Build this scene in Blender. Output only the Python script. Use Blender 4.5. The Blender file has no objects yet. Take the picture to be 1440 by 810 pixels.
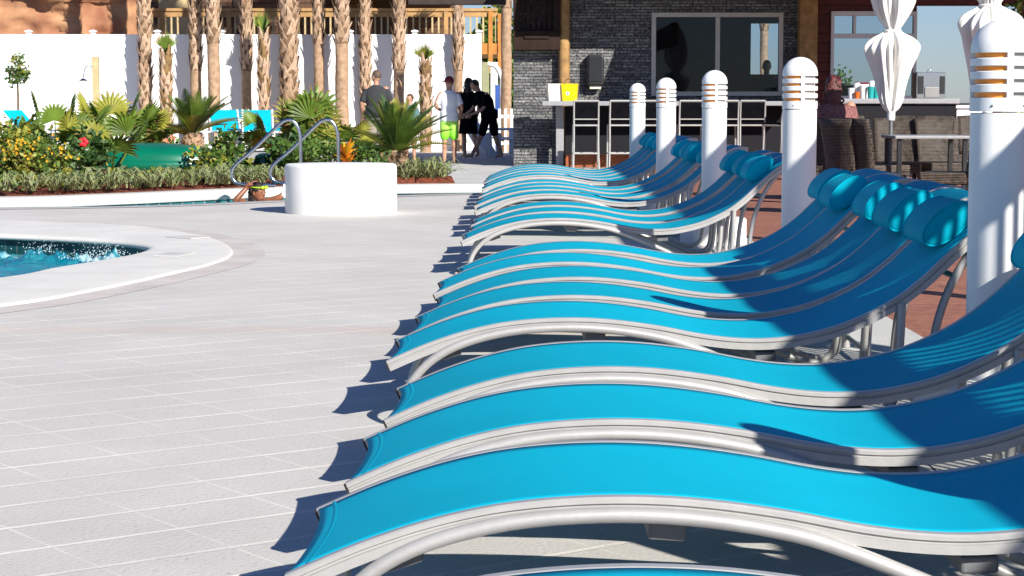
import bpy, bmesh, math, random
from mathutils import Vector, Matrix, noise
R = math.radians
PI = math.pi
random.seed(7)
scene = bpy.context.scene
col = scene.collection

# ------------------------------------------------------------------ helpers
def lin(c):
    return tuple(((v / 12.92) if v <= 0.04045 else ((v + 0.055) / 1.055) ** 2.4) for v in c)

class MB:
    """collects faces, builds ONE mesh object"""
    def __init__(s):
        s.v = []; s.f = []; s.m = []; s.sm = []
    def add(s, vs, fs, mi=0, smooth=False):
        o = len(s.v)
        s.v += [tuple(p) for p in vs]
        for f in fs:
            s.f.append([i + o for i in f]); s.m.append(mi); s.sm.append(smooth)
        return s
    def box(s, lo, hi, mi=0, M=None):
        x0, y0, z0 = lo; x1, y1, z1 = hi
        vs = [Vector(p) for p in ((x0,y0,z0),(x1,y0,z0),(x1,y1,z0),(x0,y1,z0),(x0,y0,z1),(x1,y0,z1),(x1,y1,z1),(x0,y1,z1))]
        if M: vs = [M @ p for p in vs]
        return s.add(vs, [(0,3,2,1),(4,5,6,7),(0,1,5,4),(1,2,6,5),(2,3,7,6),(3,0,4,7)], mi)
    def bbox(s, lo, hi, b=.008, mi=0, M=None):
        """bevelled box"""
        x0, y0, z0 = lo; x1, y1, z1 = hi
        b = min(b, (x1-x0)*.45, (y1-y0)*.45, (z1-z0)*.45)
        bm = bmesh.new(); bmesh.ops.create_cube(bm, size=1)
        for v in bm.verts:
            v.co = Vector((x0 + (v.co.x+.5)*(x1-x0), y0 + (v.co.y+.5)*(y1-y0), z0 + (v.co.z+.5)*(z1-z0)))
        bmesh.ops.bevel(bm, geom=bm.edges[:], offset=b, segments=2, affect='EDGES', profile=.5)
        bm.verts.index_update()
        vs = [(M @ v.co) if M else v.co.copy() for v in bm.verts]
        s.add(vs, [[v.index for v in f.verts] for f in bm.faces], mi, False); bm.free()
        return s
    def tube(s, pts, r, n=8, mi=0, cap=True, smooth=True):
        pts = [Vector(p) for p in pts]; k = len(pts)
        rs = r if isinstance(r, (list, tuple)) else [r] * k
        T = []
        for i in range(k):
            d = pts[min(i+1, k-1)] - pts[max(i-1, 0)]
            T.append(d.normalized() if d.length > 1e-9 else Vector((0,0,1)))
        up = Vector((0,0,1)) if abs(T[0].z) < .9 else Vector((0,1,0))
        N = T[0].cross(up).normalized(); vs = []
        for i in range(k):
            N = (N - T[i] * N.dot(T[i])).normalized(); B = T[i].cross(N)
            for j in range(n):
                a = 2*PI*j/n
                vs.append(pts[i] + (N*math.cos(a) + B*math.sin(a)) * rs[i])
        fs = [(i*n+j, i*n+(j+1)%n, (i+1)*n+(j+1)%n, (i+1)*n+j) for i in range(k-1) for j in range(n)]
        s.add(vs, fs, mi, smooth)
        if cap:
            s.add(vs[:n], [tuple(range(n))[::-1]], mi); s.add(vs[-n:], [tuple(range(n))], mi)
        return s
    def lathe(s, prof, n=24, c=(0,0,0), mi=0, smooth=True, fn=None):
        def ring(r, z):
            out = []
            for j in range(n):
                a = 2*PI*j/n; rr = fn(r, z, a) if fn else r
                out.append((c[0]+rr*math.cos(a), c[1]+rr*math.sin(a), c[2]+z))
            return out
        runs = [[0]]; k = len(prof)
        for i in range(1, k):
            runs[-1].append(i)
            if i < k-1:
                a = Vector((prof[i][0]-prof[i-1][0], prof[i][1]-prof[i-1][1])); b = Vector((prof[i+1][0]-prof[i][0], prof[i+1][1]-prof[i][1]))
                if a.length > 1e-9 and b.length > 1e-9 and a.angle(b) > R(38): runs.append([i])
        for run in runs:
            vs = [p for i in run for p in ring(*prof[i])]
            s.add(vs, [(i*n+j, i*n+(j+1)%n, (i+1)*n+(j+1)%n, (i+1)*n+j) for i in range(len(run)-1) for j in range(n)], mi, smooth)
        for i, rev in ((0, True), (k-1, False)):
            if prof[i][0] > 1e-4:
                t = tuple(range(n)); s.add(ring(*prof[i]), [t[::-1] if rev else t], mi)
        return s
    def ball(s, c, r, nu=12, nv=8, mi=0, M=None):
        rx, ry, rz = (r, r, r) if not isinstance(r, (tuple, list)) else r
        vs = []; c = Vector(c)
        for i in range(nv+1):
            t = PI*i/nv
            for j in range(nu):
                a = 2*PI*j/nu
                p = Vector((rx*math.sin(t)*math.cos(a), ry*math.sin(t)*math.sin(a), rz*math.cos(t)))
                vs.append(c + ((M @ p) if M else p))
        fs = [(i*nu+j, (i+1)*nu+j, (i+1)*nu+(j+1)%nu, i*nu+(j+1)%nu) for i in range(nv) for j in range(nu)]
        return s.add(vs, fs, mi, True)
    def build(s, name, mats, parent=None, loc=None, weld=False):
        me = bpy.data.meshes.new(name)
        me.from_pydata(s.v, [], s.f)
        if not isinstance(mats, (list, tuple)): mats = [mats]
        for m in mats: me.materials.append(m)
        me.polygons.foreach_set('material_index', s.m)
        me.polygons.foreach_set('use_smooth', s.sm)
        me.update()
        if weld:
            bm = bmesh.new(); bm.from_mesh(me); bmesh.ops.remove_doubles(bm, verts=bm.verts, dist=1e-5)
            bmesh.ops.recalc_face_normals(bm, faces=bm.faces); bm.to_mesh(me); bm.free()
        o = bpy.data.objects.new(name, me); col.objects.link(o)
        if parent: o.parent = parent
        if loc: o.location = loc
        return o

def smooth_path(pts, sub=6):
    P = [Vector(p) for p in pts]; out = []
    for i in range(len(P)-1):
        a, b, c, d = P[max(i-1,0)], P[i], P[i+1], P[min(i+2,len(P)-1)]
        for k in range(sub):
            t = k/sub
            out.append(.5*((2*b)+(c-a)*t+(2*a-5*b+4*c-d)*t*t+(3*b-a-3*c+d)*t**3))
    out.append(P[-1]); return out

def tag(o, label=None, cat=None, group=None, kind=None):
    if label: o['label'] = label
    if cat: o['category'] = cat
    if group: o['group'] = group
    if kind: o['kind'] = kind
    return o
def thing(name, label, cat, loc=(0,0,0), rz=0, group=None):
    o = bpy.data.objects.new(name, None); col.objects.link(o)
    o.empty_display_size = .1
    o.location = loc; o.rotation_euler = (0,0,rz)
    return tag(o, label, cat, group)
KIDS = {}
def copy_tree(o, parent=None):
    c = o.copy(); col.objects.link(c)
    if parent: c.parent = parent
    for ch in list(o.children): copy_tree(ch, c)
    return c
def struct(o):
    o['kind'] = 'structure'; return o

# ------------------------------------------------------------------ materials
def mat(name, c, rough=.6, var=.12, scale=6., metal=0., bump=0., bscale=None, c2=None, spec=.5, coat=0., trans=None, obj=True):
    m = bpy.data.materials.new(name); m.use_nodes = True
    nt = m.node_tree; N = nt.nodes; L = nt.links
    b = N['Principled BSDF']
    b.inputs['Roughness'].default_value = rough; b.inputs['Metallic'].default_value = metal
    b.inputs['Specular IOR Level'].default_value = spec
    if coat: b.inputs['Coat Weight'].default_value = coat
    tc = N.new('ShaderNodeTexCoord')
    nz = N.new('ShaderNodeTexNoise'); nz.inputs['Scale'].default_value = scale; nz.inputs['Detail'].default_value = 6
    L.new(tc.outputs['Object'], nz.inputs['Vector'])
    rp = N.new('ShaderNodeValToRGB')
    a = c2 if c2 else tuple(max(0, v*(1-var)) for v in c)
    d = c if c2 else tuple(min(1, v*(1+var)) for v in c)
    rp.color_ramp.elements[0].position = .32; rp.color_ramp.elements[1].position = .68
    rp.color_ramp.elements[0].color = (*a, 1); rp.color_ramp.elements[1].color = (*d, 1)
    L.new(nz.outputs['Fac'], rp.inputs['Fac']); L.new(rp.outputs['Color'], b.inputs['Base Color'])
    if bump:
        n2 = N.new('ShaderNodeTexNoise'); n2.inputs['Scale'].default_value = bscale or scale*4; n2.inputs['Detail'].default_value = 5
        L.new(tc.outputs['Object'], n2.inputs['Vector'])
        bp = N.new('ShaderNodeBump'); bp.inputs['Strength'].default_value = bump; bp.inputs['Distance'].default_value = .02
        L.new(n2.outputs['Fac'], bp.inputs['Height']); L.new(bp.outputs['Normal'], b.inputs['Normal'])
    if trans is not None:   # thin leaf: some translucency
        tr = N.new('ShaderNodeBsdfTranslucent'); mx = N.new('ShaderNodeMixShader'); mx.inputs[0].default_value = trans
        L.new(rp.outputs['Color'], tr.inputs['Color'])
        L.new(b.outputs[0], mx.inputs[1]); L.new(tr.outputs[0], mx.inputs[2])
        L.new(mx.outputs[0], N['Material Output'].inputs['Surface'])
    return m
def nodes(m):
    return m.node_tree.nodes, m.node_tree.links, m.node_tree.nodes['Principled BSDF']

M = {}
M['alu'] = mat('painted_aluminium', (.43,.42,.405), .42, .07, 9, metal=.25, bump=.05, bscale=60)
M['alu_dark'] = mat('grey_bracket', (.16,.165,.17), .5, .15, 12, metal=.2)
M['steel'] = mat('brushed_stainless', (.55,.55,.56), .18, .05, 20, metal=1.)
M['white'] = mat('white_powder_coat', (.80,.80,.79), .42, .04, 3, bump=.04, bscale=40)
M['white_stucco'] = mat('white_stucco', (.80,.79,.76), .75, .05, 2.5, bump=.12, bscale=90)
M['vinyl'] = mat('white_vinyl', (.82,.82,.82), .4, .025, .7)
M['orange'] = mat('orange_lens', (.95,.30,.03), .35, .1, 8)
M['black'] = mat('black_plastic', (.015,.015,.016), .4, .2, 10)
M['blackcloth'] = mat('black_cloth', (.005,.005,.007), .9, .25, 10, spec=.06)
M['concrete'] = mat('pale_concrete', (.52,.51,.49), .85, .12, 1.6, bump=.15, bscale=50)
M['coping'] = mat('coping_stone', (.66,.64,.60), .8, .07, 2.2, bump=.2, bscale=70)
M['pinkpave'] = mat('pink_paver', (.55,.50,.465), .85, .12, 3, bump=.12, bscale=60)
M['sand'] = mat('sand', (.42,.38,.31), .95, .15, .6)
M['mulch'] = mat('red_mulch', (.20,.045,.018), .95, .5, 22, bump=.9, bscale=60)
M['tile'] = None
M['wood'] = mat('timber_post', (.33,.19,.07), .8, .3, 7, bump=.4, bscale=18)
M['darkwood'] = mat('dark_brown_boards', (.035,.022,.016), .75, .25, 6, bump=.2, bscale=30)
M['tanwood'] = mat('tan_deck_timber', (.42,.24,.09), .75, .2, 5, bump=.2)
M['orangewood'] = mat('orange_stained_timber', (.48,.19,.035), .7, .2, 5, bump=.2)
M['palewood'] = mat('pale_timber', (.5,.38,.2), .8, .15, 6)
M['siding'] = None
M['trunk_smooth'] = mat('palm_bark', (.45,.30,.19), .95, .25, 10, bump=.6, bscale=30, c2=(.29,.18,.11))
M['boot'] = mat('palm_boots', (.60,.42,.29), .95, .3, 8, bump=.4, bscale=25, c2=(.38,.24,.15))
M['trunk_dark'] = mat('shaded_palm_bark', (.17,.10,.055), .95, .3, 12, bump=.6, bscale=30)  # bark colour darkened to deepen the shadows between the boots
M['leaf'] = mat('palm_leaf', (.14,.22,.028), .5, .3, 4, trans=.3)
M['leaf_y'] = mat('yellowing_leaf', (.31,.31,.045), .5, .3, 4, trans=.3)
M['leaf_tip'] = mat('dry_leaf', (.30,.18,.07), .7, .3, 6, trans=.2)
M['leaf_d'] = mat('dark_leaf', (.035,.085,.018), .5, .3, 5, trans=.2)
M['leaf_m'] = mat('mid_leaf', (.10,.18,.028), .55, .35, 5, trans=.25)
M['cream'] = mat('cream_leaf_edge', (.58,.56,.33), .6, .1, 5, trans=.25)
M['yellow_fl'] = mat('yellow_petal', (.80,.42,.01), .6, .15, 9, trans=.2)
M['red_fl'] = mat('red_petal', (.70,.02,.04), .5, .15, 9, trans=.2)
M['croton'] = mat('orange_croton_leaf', (.75,.24,.02), .5, .4, 8, trans=.25)
M['stem'] = mat('brown_stem', (.13,.085,.045), .9, .3, 9)
M['fgreen'] = mat('green_fibreglass', (.0,.135,.075), .28, .12, 2, coat=.3)
M['fgreen_d'] = mat('dark_green_fibreglass', (.0,.06,.032), .25, .12, 2, coat=.3)
M['pot'] = mat('orange_pot', (.72,.13,.012), .45, .12, 4)
M['skin'] = mat('tan_skin', (.46,.24,.15), .5, .1, 9)
M['skin_d'] = mat('brown_skin', (.24,.09,.045), .42, .15, 9)
M['hair'] = mat('dark_hair', (.02,.012,.009), .5, .4, 30, bump=.5, bscale=80)
M['hair_g'] = mat('cropped_hair', (.10,.065,.045), .7, .3, 40)
M['hair_b'] = mat('brown_hair', (.10,.04,.02), .55, .3, 30)
M['hair_r'] = mat('auburn_hair', (.10,.020,.018), .45, .5, 30, bump=.6, bscale=60)
M['maroon'] = mat('maroon_cap', (.16,.008,.02), .8, .15, 20)
M['tee_w'] = mat('white_tee', (.74,.76,.80), .85, .04, 6, bump=.2, bscale=14)
M['tee_g'] = mat('charcoal_tee', (.032,.033,.038), .9, .1, 6, bump=.2, bscale=14)
M['tee_t'] = mat('teal_tee', (.09,.17,.17), .9, .1, 6, bump=.2, bscale=14)
M['short_g'] = None
M['short_k'] = mat('khaki_shorts', (.25,.22,.18), .9, .1, 8)
M['lace'] = mat('mauve_top', (.22,.09,.085), .9, .5, 40)
M['canvas'] = mat('white_canvas', (.80,.78,.73), .9, .04, 5, bump=.25, bscale=14)
M['yellow'] = mat('yellow_tote', (.90,.62,.0), .5, .06, 6)
M['creamtote'] = mat('cream_tote', (.80,.74,.56), .6, .06, 6)
M['teal_p'] = mat('teal_plastic', (.02,.34,.33), .35, .1, 9)
M['rust'] = mat('rust_base', (.30,.085,.03), .8, .2, 5)
M['stone_top'] = mat('grey_counter', (.30,.30,.31), .4, .08, 20)
M['granite'] = mat('dark_granite', (.014,.014,.017), .6, .7, 60, spec=.12)
M['goggle'] = mat('lime_goggles', (.45,.75,.02), .35, .1, 9)
M['eye'] = mat('eye', (.02,.015,.012), .2, .1, 9)
M['lip'] = mat('lip', (.22,.06,.05), .5, .1, 9)
M['bluewhite'] = mat('white_resin', (.72,.74,.78), .5, .04, 4)
M['post_green'] = mat('olive_post', (.30,.30,.17), .7, .1, 4)
M['rubber'] = mat('black_rubber', (.02,.02,.02), .8, .2, 10)

def fabric(name, c, wscale=260):
    m = mat(name, c, .72, .045, 3.2, spec=.25)
    N, L, b = nodes(m)
    tc = N.new('ShaderNodeTexCoord')
    w1 = N.new('ShaderNodeTexWave'); w1.bands_direction = 'X'; w1.inputs['Scale'].default_value = wscale
    w2 = N.new('ShaderNodeTexWave'); w2.bands_direction = 'Y'; w2.inputs['Scale'].default_value = wscale
    for w in (w1, w2): L.new(tc.outputs['Object'], w.inputs['Vector'])
    ad = N.new('ShaderNodeMath'); ad.operation = 'ADD'
    L.new(w1.outputs['Fac'], ad.inputs[0]); L.new(w2.outputs['Fac'], ad.inputs[1])
    bp = N.new('ShaderNodeBump'); bp.inputs['Strength'].default_value = .18; bp.inputs['Distance'].default_value = .002
    L.new(ad.outputs[0], bp.inputs['Height'])
    n3 = N.new('ShaderNodeTexNoise'); n3.inputs['Scale'].default_value = 2.4
    L.new(tc.outputs['Object'], n3.inputs['Vector'])
    b2 = N.new('ShaderNodeBump'); b2.inputs['Strength'].default_value = .12; b2.inputs['Distance'].default_value = .05
    L.new(n3.outputs['Fac'], b2.inputs['Height']); L.new(bp.outputs['Normal'], b2.inputs['Normal'])
    L.new(b2.outputs['Normal'], b.inputs['Normal'])
    b.inputs['Specular IOR Level'].default_value = .08
    src = b.inputs['Base Color'].links[0].from_socket
    oi = N.new('ShaderNodeObjectInfo'); hs = N.new('ShaderNodeHueSaturation')
    mv = N.new('ShaderNodeMapRange'); mv.inputs['To Min'].default_value = .88; mv.inputs['To Max'].default_value = 1.06
    L.new(oi.outputs['Random'], mv.inputs['Value']); L.new(mv.outputs[0], hs.inputs['Value'])
    L.new(src, hs.inputs['Color']); L.new(hs.outputs[0], b.inputs['Base Color'])
    return m
M['sling'] = fabric('turquoise_sling', (.002,.395,.555))
M['pillow'] = fabric('turquoise_cushion', (.0,.42,.56))

def paver_mat():
    m = mat('paver_deck', (.56,.55,.535), .8, .05, 1.5)
    N, L, b = nodes(m)
    tc = N.new('ShaderNodeTexCoord'); mp = N.new('ShaderNodeMapping')
    mp.inputs['Rotation'].default_value = (0,0,R(-37)); mp.inputs['Location'].default_value = (.13,.07,0)
    L.new(tc.outputs['Object'], mp.inputs['Vector'])
    br = N.new('ShaderNodeTexBrick'); br.offset = 0
    br.inputs['Scale'].default_value = 1; br.inputs['Brick Width'].default_value = .34; br.inputs['Row Height'].default_value = .275
    br.inputs['Mortar Size'].default_value = .0062; br.inputs['Mortar Smooth'].default_value = .5; br.inputs['Bias'].default_value = 0
    br.inputs['Color1'].default_value = (.535,.517,.495,1); br.inputs['Color2'].default_value = (.565,.547,.525,1); br.inputs['Mortar'].default_value = (.76,.71,.65,1)
    L.new(mp.outputs[0], br.inputs['Vector'])
    br.inputs['Brick Width'].default_value = 400; br.inputs['Mortar Size'].default_value = .012
    bc = N.new('ShaderNodeTexBrick'); bc.offset = 0; bc.inputs['Scale'].default_value = 1; bc.inputs['Brick Width'].default_value = .36; bc.inputs['Row Height'].default_value = 400
    bc.inputs['Mortar Size'].default_value = .0045; bc.inputs['Mortar Smooth'].default_value = .5; L.new(mp.outputs[0], bc.inputs['Vector'])
    cm_ = N.new('ShaderNodeMath'); cm_.operation = 'MULTIPLY'; cm_.inputs[1].default_value = .8; L.new(bc.outputs['Fac'], cm_.inputs[0])
    jmax = N.new('ShaderNodeMath'); jmax.operation = 'MAXIMUM'; L.new(br.outputs['Fac'], jmax.inputs[0]); L.new(cm_.outputs[0], jmax.inputs[1])
    big = N.new('ShaderNodeTexNoise'); big.inputs['Scale'].default_value = .9; big.inputs['Detail'].default_value = 8; big.inputs['Roughness'].default_value = .65
    L.new(tc.outputs['Object'], big.inputs['Vector'])
    fine = N.new('ShaderNodeTexNoise'); fine.inputs['Scale'].default_value = 70; fine.inputs['Detail'].default_value = 3
    L.new(tc.outputs['Object'], fine.inputs['Vector'])
    r1 = N.new('ShaderNodeValToRGB'); r1.color_ramp.elements[0].position = .3; r1.color_ramp.elements[1].position = .7
    r1.color_ramp.elements[0].color = (.88,.87,.86,1); r1.color_ramp.elements[1].color = (1.05,1.05,1.05,1)
    L.new(big.outputs['Fac'], r1.inputs['Fac'])
    r2 = N.new('ShaderNodeValToRGB'); r2.color_ramp.elements[0].position = .26; r2.color_ramp.elements[1].position = .42
    r2.color_ramp.elements[0].color = (.80,.79,.78,1); r2.color_ramp.elements[1].color = (1,1,1,1)
    L.new(fine.outputs['Fac'], r2.inputs['Fac'])
    m1 = N.new('ShaderNodeMixRGB'); m1.blend_type = 'MULTIPLY'; m1.inputs[0].default_value = 1
    m2 = N.new('ShaderNodeMixRGB'); m2.blend_type = 'MULTIPLY'; m2.inputs[0].default_value = 1
    jn = N.new('ShaderNodeTexNoise'); jn.inputs['Scale'].default_value = 2.2; jn.inputs['Detail'].default_value = 4
    L.new(tc.outputs['Object'], jn.inputs['Vector'])
    jr = N.new('ShaderNodeValToRGB'); jr.color_ramp.elements[0].position = .40; jr.color_ramp.elements[1].position = .60
    L.new(jn.outputs['Fac'], jr.inputs['Fac'])
    jb = N.new('ShaderNodeMixRGB'); jb.inputs[1].default_value = (.575,.553,.522,1); jb.inputs[2].default_value = (.80,.745,.68,1)
    ja = N.new('ShaderNodeMath'); ja.operation = 'MULTIPLY_ADD'; ja.inputs[1].default_value = .75; ja.inputs[2].default_value = .25; L.new(jr.outputs[0], ja.inputs[0])
    jc = N.new('ShaderNodeMath'); jc.operation = 'MULTIPLY'; L.new(jmax.outputs[0], jc.inputs[0]); L.new(ja.outputs[0], jc.inputs[1]); L.new(jc.outputs[0], jb.inputs[0])
    sx = N.new('ShaderNodeSeparateXYZ'); L.new(tc.outputs['Object'], sx.inputs[0])
    cp = N.new('ShaderNodeMath'); cp.operation = 'COMPARE'; cp.inputs[1].default_value = 9.72; cp.inputs[2].default_value = .17; L.new(sx.outputs['Y'], cp.inputs[0])
    cf = N.new('ShaderNodeMath'); cf.operation = 'MULTIPLY'; cf.inputs[1].default_value = .8; L.new(cp.outputs[0], cf.inputs[0])
    pk_ = N.new('ShaderNodeMixRGB'); pk_.blend_type = 'MULTIPLY'; pk_.inputs[2].default_value = (1.0,.925,.88,1); L.new(cf.outputs[0], pk_.inputs[0]); L.new(jb.outputs[0], pk_.inputs[1])
    L.new(pk_.outputs[0], m1.inputs[1]); L.new(r1.outputs[0], m1.inputs[2])
    L.new(m1.outputs[0], m2.inputs[1]); L.new(r2.outputs[0], m2.inputs[2])
    # small dark pits and specks
    vo = N.new('ShaderNodeTexVoronoi'); vo.inputs['Scale'].default_value = 9
    L.new(tc.outputs['Object'], vo.inputs['Vector'])
    r3 = N.new('ShaderNodeValToRGB'); r3.color_ramp.elements[0].position = .03; r3.color_ramp.elements[1].position = .06
    r3.color_ramp.elements[0].color = (.5,.49,.48,1); r3.color_ramp.elements[1].color = (1,1,1,1)
    L.new(vo.outputs['Distance'], r3.inputs['Fac'])
    m3 = N.new('ShaderNodeMixRGB'); m3.blend_type = 'MULTIPLY'; m3.inputs[0].default_value = 1
    L.new(m2.outputs[0], m3.inputs[1]); L.new(r3.outputs[0], m3.inputs[2])
    L.new(m3.outputs[0], b.inputs['Base Color'])
    bp = N.new('ShaderNodeBump'); bp.inputs['Strength'].default_value = .25; bp.inputs['Distance'].default_value = .01
    iv = N.new('ShaderNodeMath'); iv.operation = 'MULTIPLY_ADD'; iv.inputs[1].default_value = -.6
    L.new(br.outputs['Fac'], iv.inputs[0]); L.new(fine.outputs['Fac'], iv.inputs[2])
    L.new(iv.outputs[0], bp.inputs['Height']); L.new(bp.outputs['Normal'], b.inputs['Normal'])
    return m
M['paver'] = paver_mat()

def brick_like(name, c1, c2, mortar, bw, rh, ms, rot=(R(90),0,0), noise_amt=.5, bump=.7, rough=.8, coordmix=.0, nscale=14):
    m = mat(name, c1, rough, .1, 3)
    N, L, b = nodes(m)
    tc = N.new('ShaderNodeTexCoord'); mp = N.new('ShaderNodeMapping')
    mp.inputs['Rotation'].default_value = rot
    L.new(tc.outputs['Object'], mp.inputs['Vector'])
    br = N.new('ShaderNodeTexBrick'); br.inputs['Scale'].default_value = 1; br.offset = .37; br.squash = .7; br.squash_frequency = 3
    br.inputs['Brick Width'].default_value = bw; br.inputs['Row Height'].default_value = rh
    br.inputs['Mortar Size'].default_value = ms; br.inputs['Mortar Smooth'].default_value = .4
    br.inputs['Color1'].default_value = (*c1,1); br.inputs['Color2'].default_value = (*c2,1); br.inputs['Mortar'].default_value = (*mortar,1)
    L.new(mp.outputs[0], br.inputs['Vector'])
    nz = N.new('ShaderNodeTexNoise'); nz.inputs['Scale'].default_value = nscale; nz.inputs['Detail'].default_value = 7
    L.new(tc.outputs['Object'], nz.inputs['Vector'])
    rp = N.new('ShaderNodeValToRGB'); rp.color_ramp.elements[0].position = .3; rp.color_ramp.elements[1].position = .7
    rp.color_ramp.elements[0].color = (1-noise_amt,)*3 + (1,); rp.color_ramp.elements[1].color = (1+noise_amt,)*3 + (1,)
    L.new(nz.outputs['Fac'], rp.inputs['Fac'])
    mx = N.new('ShaderNodeMixRGB'); mx.blend_type = 'MULTIPLY'; mx.inputs[0].default_value = 1
    L.new(br.outputs['Color'], mx.inputs[1]); L.new(rp.outputs[0], mx.inputs[2]); L.new(mx.outputs[0], b.inputs['Base Color'])
    iv = N.new('ShaderNodeMath'); iv.operation = 'MULTIPLY_ADD'; iv.inputs[1].default_value = -1.2
    L.new(br.outputs['Fac'], iv.inputs[0]); L.new(nz.outputs['Fac'], iv.inputs[2])
    bp = N.new('ShaderNodeBump'); bp.inputs['Strength'].default_value = bump; bp.inputs['Distance'].default_value = .03
    L.new(iv.outputs[0], bp.inputs['Height']); L.new(bp.outputs['Normal'], b.inputs['Normal'])
    return m
M['ledgestone'] = brick_like('grey_ledgestone', (.08,.08,.083), (.20,.20,.20), (.04,.04,.04), .33, .052, .006, noise_amt=.85, bump=1., nscale=22)
M['siding'] = brick_like('dark_red_siding', (.10,.025,.022), (.12,.03,.025), (.03,.01,.01), 40, .17, .01, noise_amt=.25, bump=.5)
M['brownboards'] = brick_like('brown_cladding', (.10,.05,.025), (.12,.06,.03), (.03,.015,.01), 40, .22, .02, noise_amt=.35, bump=.5)
M['deckbrick'] = brick_like('red_brown_paving', (.27,.10,.06), (.33,.13,.08), (.16,.09,.07), 1.6, .15, .008, rot=(0,0,0), noise_amt=.25, bump=.3)
M['pooltile'] = brick_like('teal_pool_tile', (.02,.14,.15), (.04,.21,.22), (.25,.3,.3), .16, .16, .008, noise_amt=.3, bump=.2, rough=.25)
M['wicker'] = brick_like('brown_wicker', (.12,.085,.062), (.17,.125,.095), (.012,.009,.007), .028, .016, .0045, rot=(R(90),0,0), noise_amt=.3, bump=.8, rough=.6)

def shorts_mat():
    m = mat('lime_ombre_shorts', (.3,.8,.1), .8, .05, 6)
    N, L, b = nodes(m)
    tc = N.new('ShaderNodeTexCoord'); sp = N.new('ShaderNodeSeparateXYZ'); L.new(tc.outputs['Object'], sp.inputs[0])
    mr = N.new('ShaderNodeMapRange'); mr.inputs['From Min'].default_value = .5; mr.inputs['From Max'].default_value = .93
    L.new(sp.outputs['Z'], mr.inputs['Value'])
    rp = N.new('ShaderNodeValToRGB'); rp.color_ramp.elements[0].color = (.22,.72,.03,1); rp.color_ramp.elements[1].color = (.36,.58,.30,1)
    e = rp.color_ramp.elements.new(.55); e.color = (.42,.80,.12,1)
    L.new(mr.outputs[0], rp.inputs['Fac']); L.new(rp.outputs[0], b.inputs['Base Color'])
    return m
M['short_g'] = shorts_mat()

def water_mat(name, deep, light, foam, fs):
    m = mat(name, deep, .06, .1, 2)
    N, L, b = nodes(m)
    tc = N.new('ShaderNodeTexCoord')
    n = N.new('ShaderNodeTexNoise'); n.inputs['Scale'].default_value = fs; n.inputs['Detail'].default_value = 8; n.inputs['Distortion'].default_value = 1.2
    L.new(tc.outputs['Object'], n.inputs['Vector'])
    rp = N.new('ShaderNodeValToRGB'); E = rp.color_ramp.elements
    E[0].position = .36; E[0].color = (*deep,1); E[1].position = foam; E[1].color = (.75,.85,.9,1)
    e = E.new((.36+foam)/2); e.color = (*light,1)
    L.new(n.outputs['Fac'], rp.inputs['Fac']); L.new(rp.outputs[0], b.inputs['Base Color'])
    n2 = N.new('ShaderNodeTexNoise'); n2.inputs['Scale'].default_value = 7; n2.inputs['Detail'].default_value = 5
    L.new(tc.outputs['Object'], n2.inputs['Vector'])
    bp = N.new('ShaderNodeBump'); bp.inputs['Strength'].default_value = .6; bp.inputs['Distance'].default_value = .08
    L.new(n2.outputs['Fac'], bp.inputs['Height']); L.new(bp.outputs['Normal'], b.inputs['Normal'])
    return m
M['spa'] = water_mat('spa_water', (.0,.13,.20), (.035,.25,.31), .80, 1.6)
M['pool'] = water_mat('pool_water', (.01,.17,.22), (.04,.28,.32), .9, 1.2)
M['foam'] = mat('white_foam', (.55,.72,.78), .25, .3, 40, trans=.2)

def rock_mat():
    m = mat('red_rock', (.50,.27,.14), .9, .3, 1.3, bump=.9, bscale=5, c2=(.25,.095,.05))
    return m
M['rock'] = rock_mat()

def glass_mat():
    m = bpy.data.materials.new('window_glass'); m.use_nodes = True
    N = m.node_tree.nodes; L = m.node_tree.links
    for n in list(N):
        if n.type != 'OUTPUT_MATERIAL': N.remove(n)
    gl = N.new('ShaderNodeBsdfGlossy'); gl.inputs['Roughness'].default_value = .02
    gl.inputs['Color'].default_value = (.9,.95,1,1)
    tr = N.new('ShaderNodeBsdfTransparent'); tr.inputs['Color'].default_value = (.72,.78,.82,1)
    nz = N.new('ShaderNodeTexNoise'); nz.inputs['Scale'].default_value = 1.4
    tc = N.new('ShaderNodeTexCoord'); L.new(tc.outputs['Object'], nz.inputs['Vector'])
    bp = N.new('ShaderNodeBump'); bp.inputs['Strength'].default_value = .0
    L.new(nz.outputs['Fac'], bp.inputs['Height']); L.new(bp.outputs['Normal'], gl.inputs['Normal'])
    fr = N.new('ShaderNodeFresnel'); fr.inputs['IOR'].default_value = 1.28
    mx = N.new('ShaderNodeMixShader')
    L.new(fr.outputs[0], mx.inputs[0]); L.new(tr.outputs[0], mx.inputs[1]); L.new(gl.outputs[0], mx.inputs[2])
    L.new(mx.outputs[0], N['Material Output'].inputs['Surface'])
    return m
M['glass'] = glass_mat()

# ------------------------------------------------------------------ camera, sky, sun
F = 2800.0; CAMH = 1.10
cam = bpy.data.cameras.new('camera'); cam.sensor_width = 36; cam.lens = 36*F/1440
cam.clip_start = .05; cam.clip_end = 6000
co = bpy.data.objects.new('camera', cam); col.objects.link(co)
co.location = (0,0,CAMH); co.rotation_euler = (R(90) - math.atan(257/F), 0, 0)
scene.camera = co
def px(x, Y):       # metres to the side for a photo column at distance Y
    return (x - 720) * Y / F
SV = Vector((-.95, 1.45, -1.0)).normalized()      # the way the light travels
sun = bpy.data.lights.new('sun', 'SUN'); sun.energy = 5.0; sun.angle = R(.5); sun.color = (1, .955, .87)
so = bpy.data.objects.new('sun', sun); col.objects.link(so); so.location = (20, -30, 30)
so.rotation_euler = SV.to_track_quat('-Z', 'Y').to_euler()
w = bpy.data.worlds.new('World'); scene.world = w; w.use_nodes = True
N = w.node_tree.nodes; L = w.node_tree.links
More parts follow.
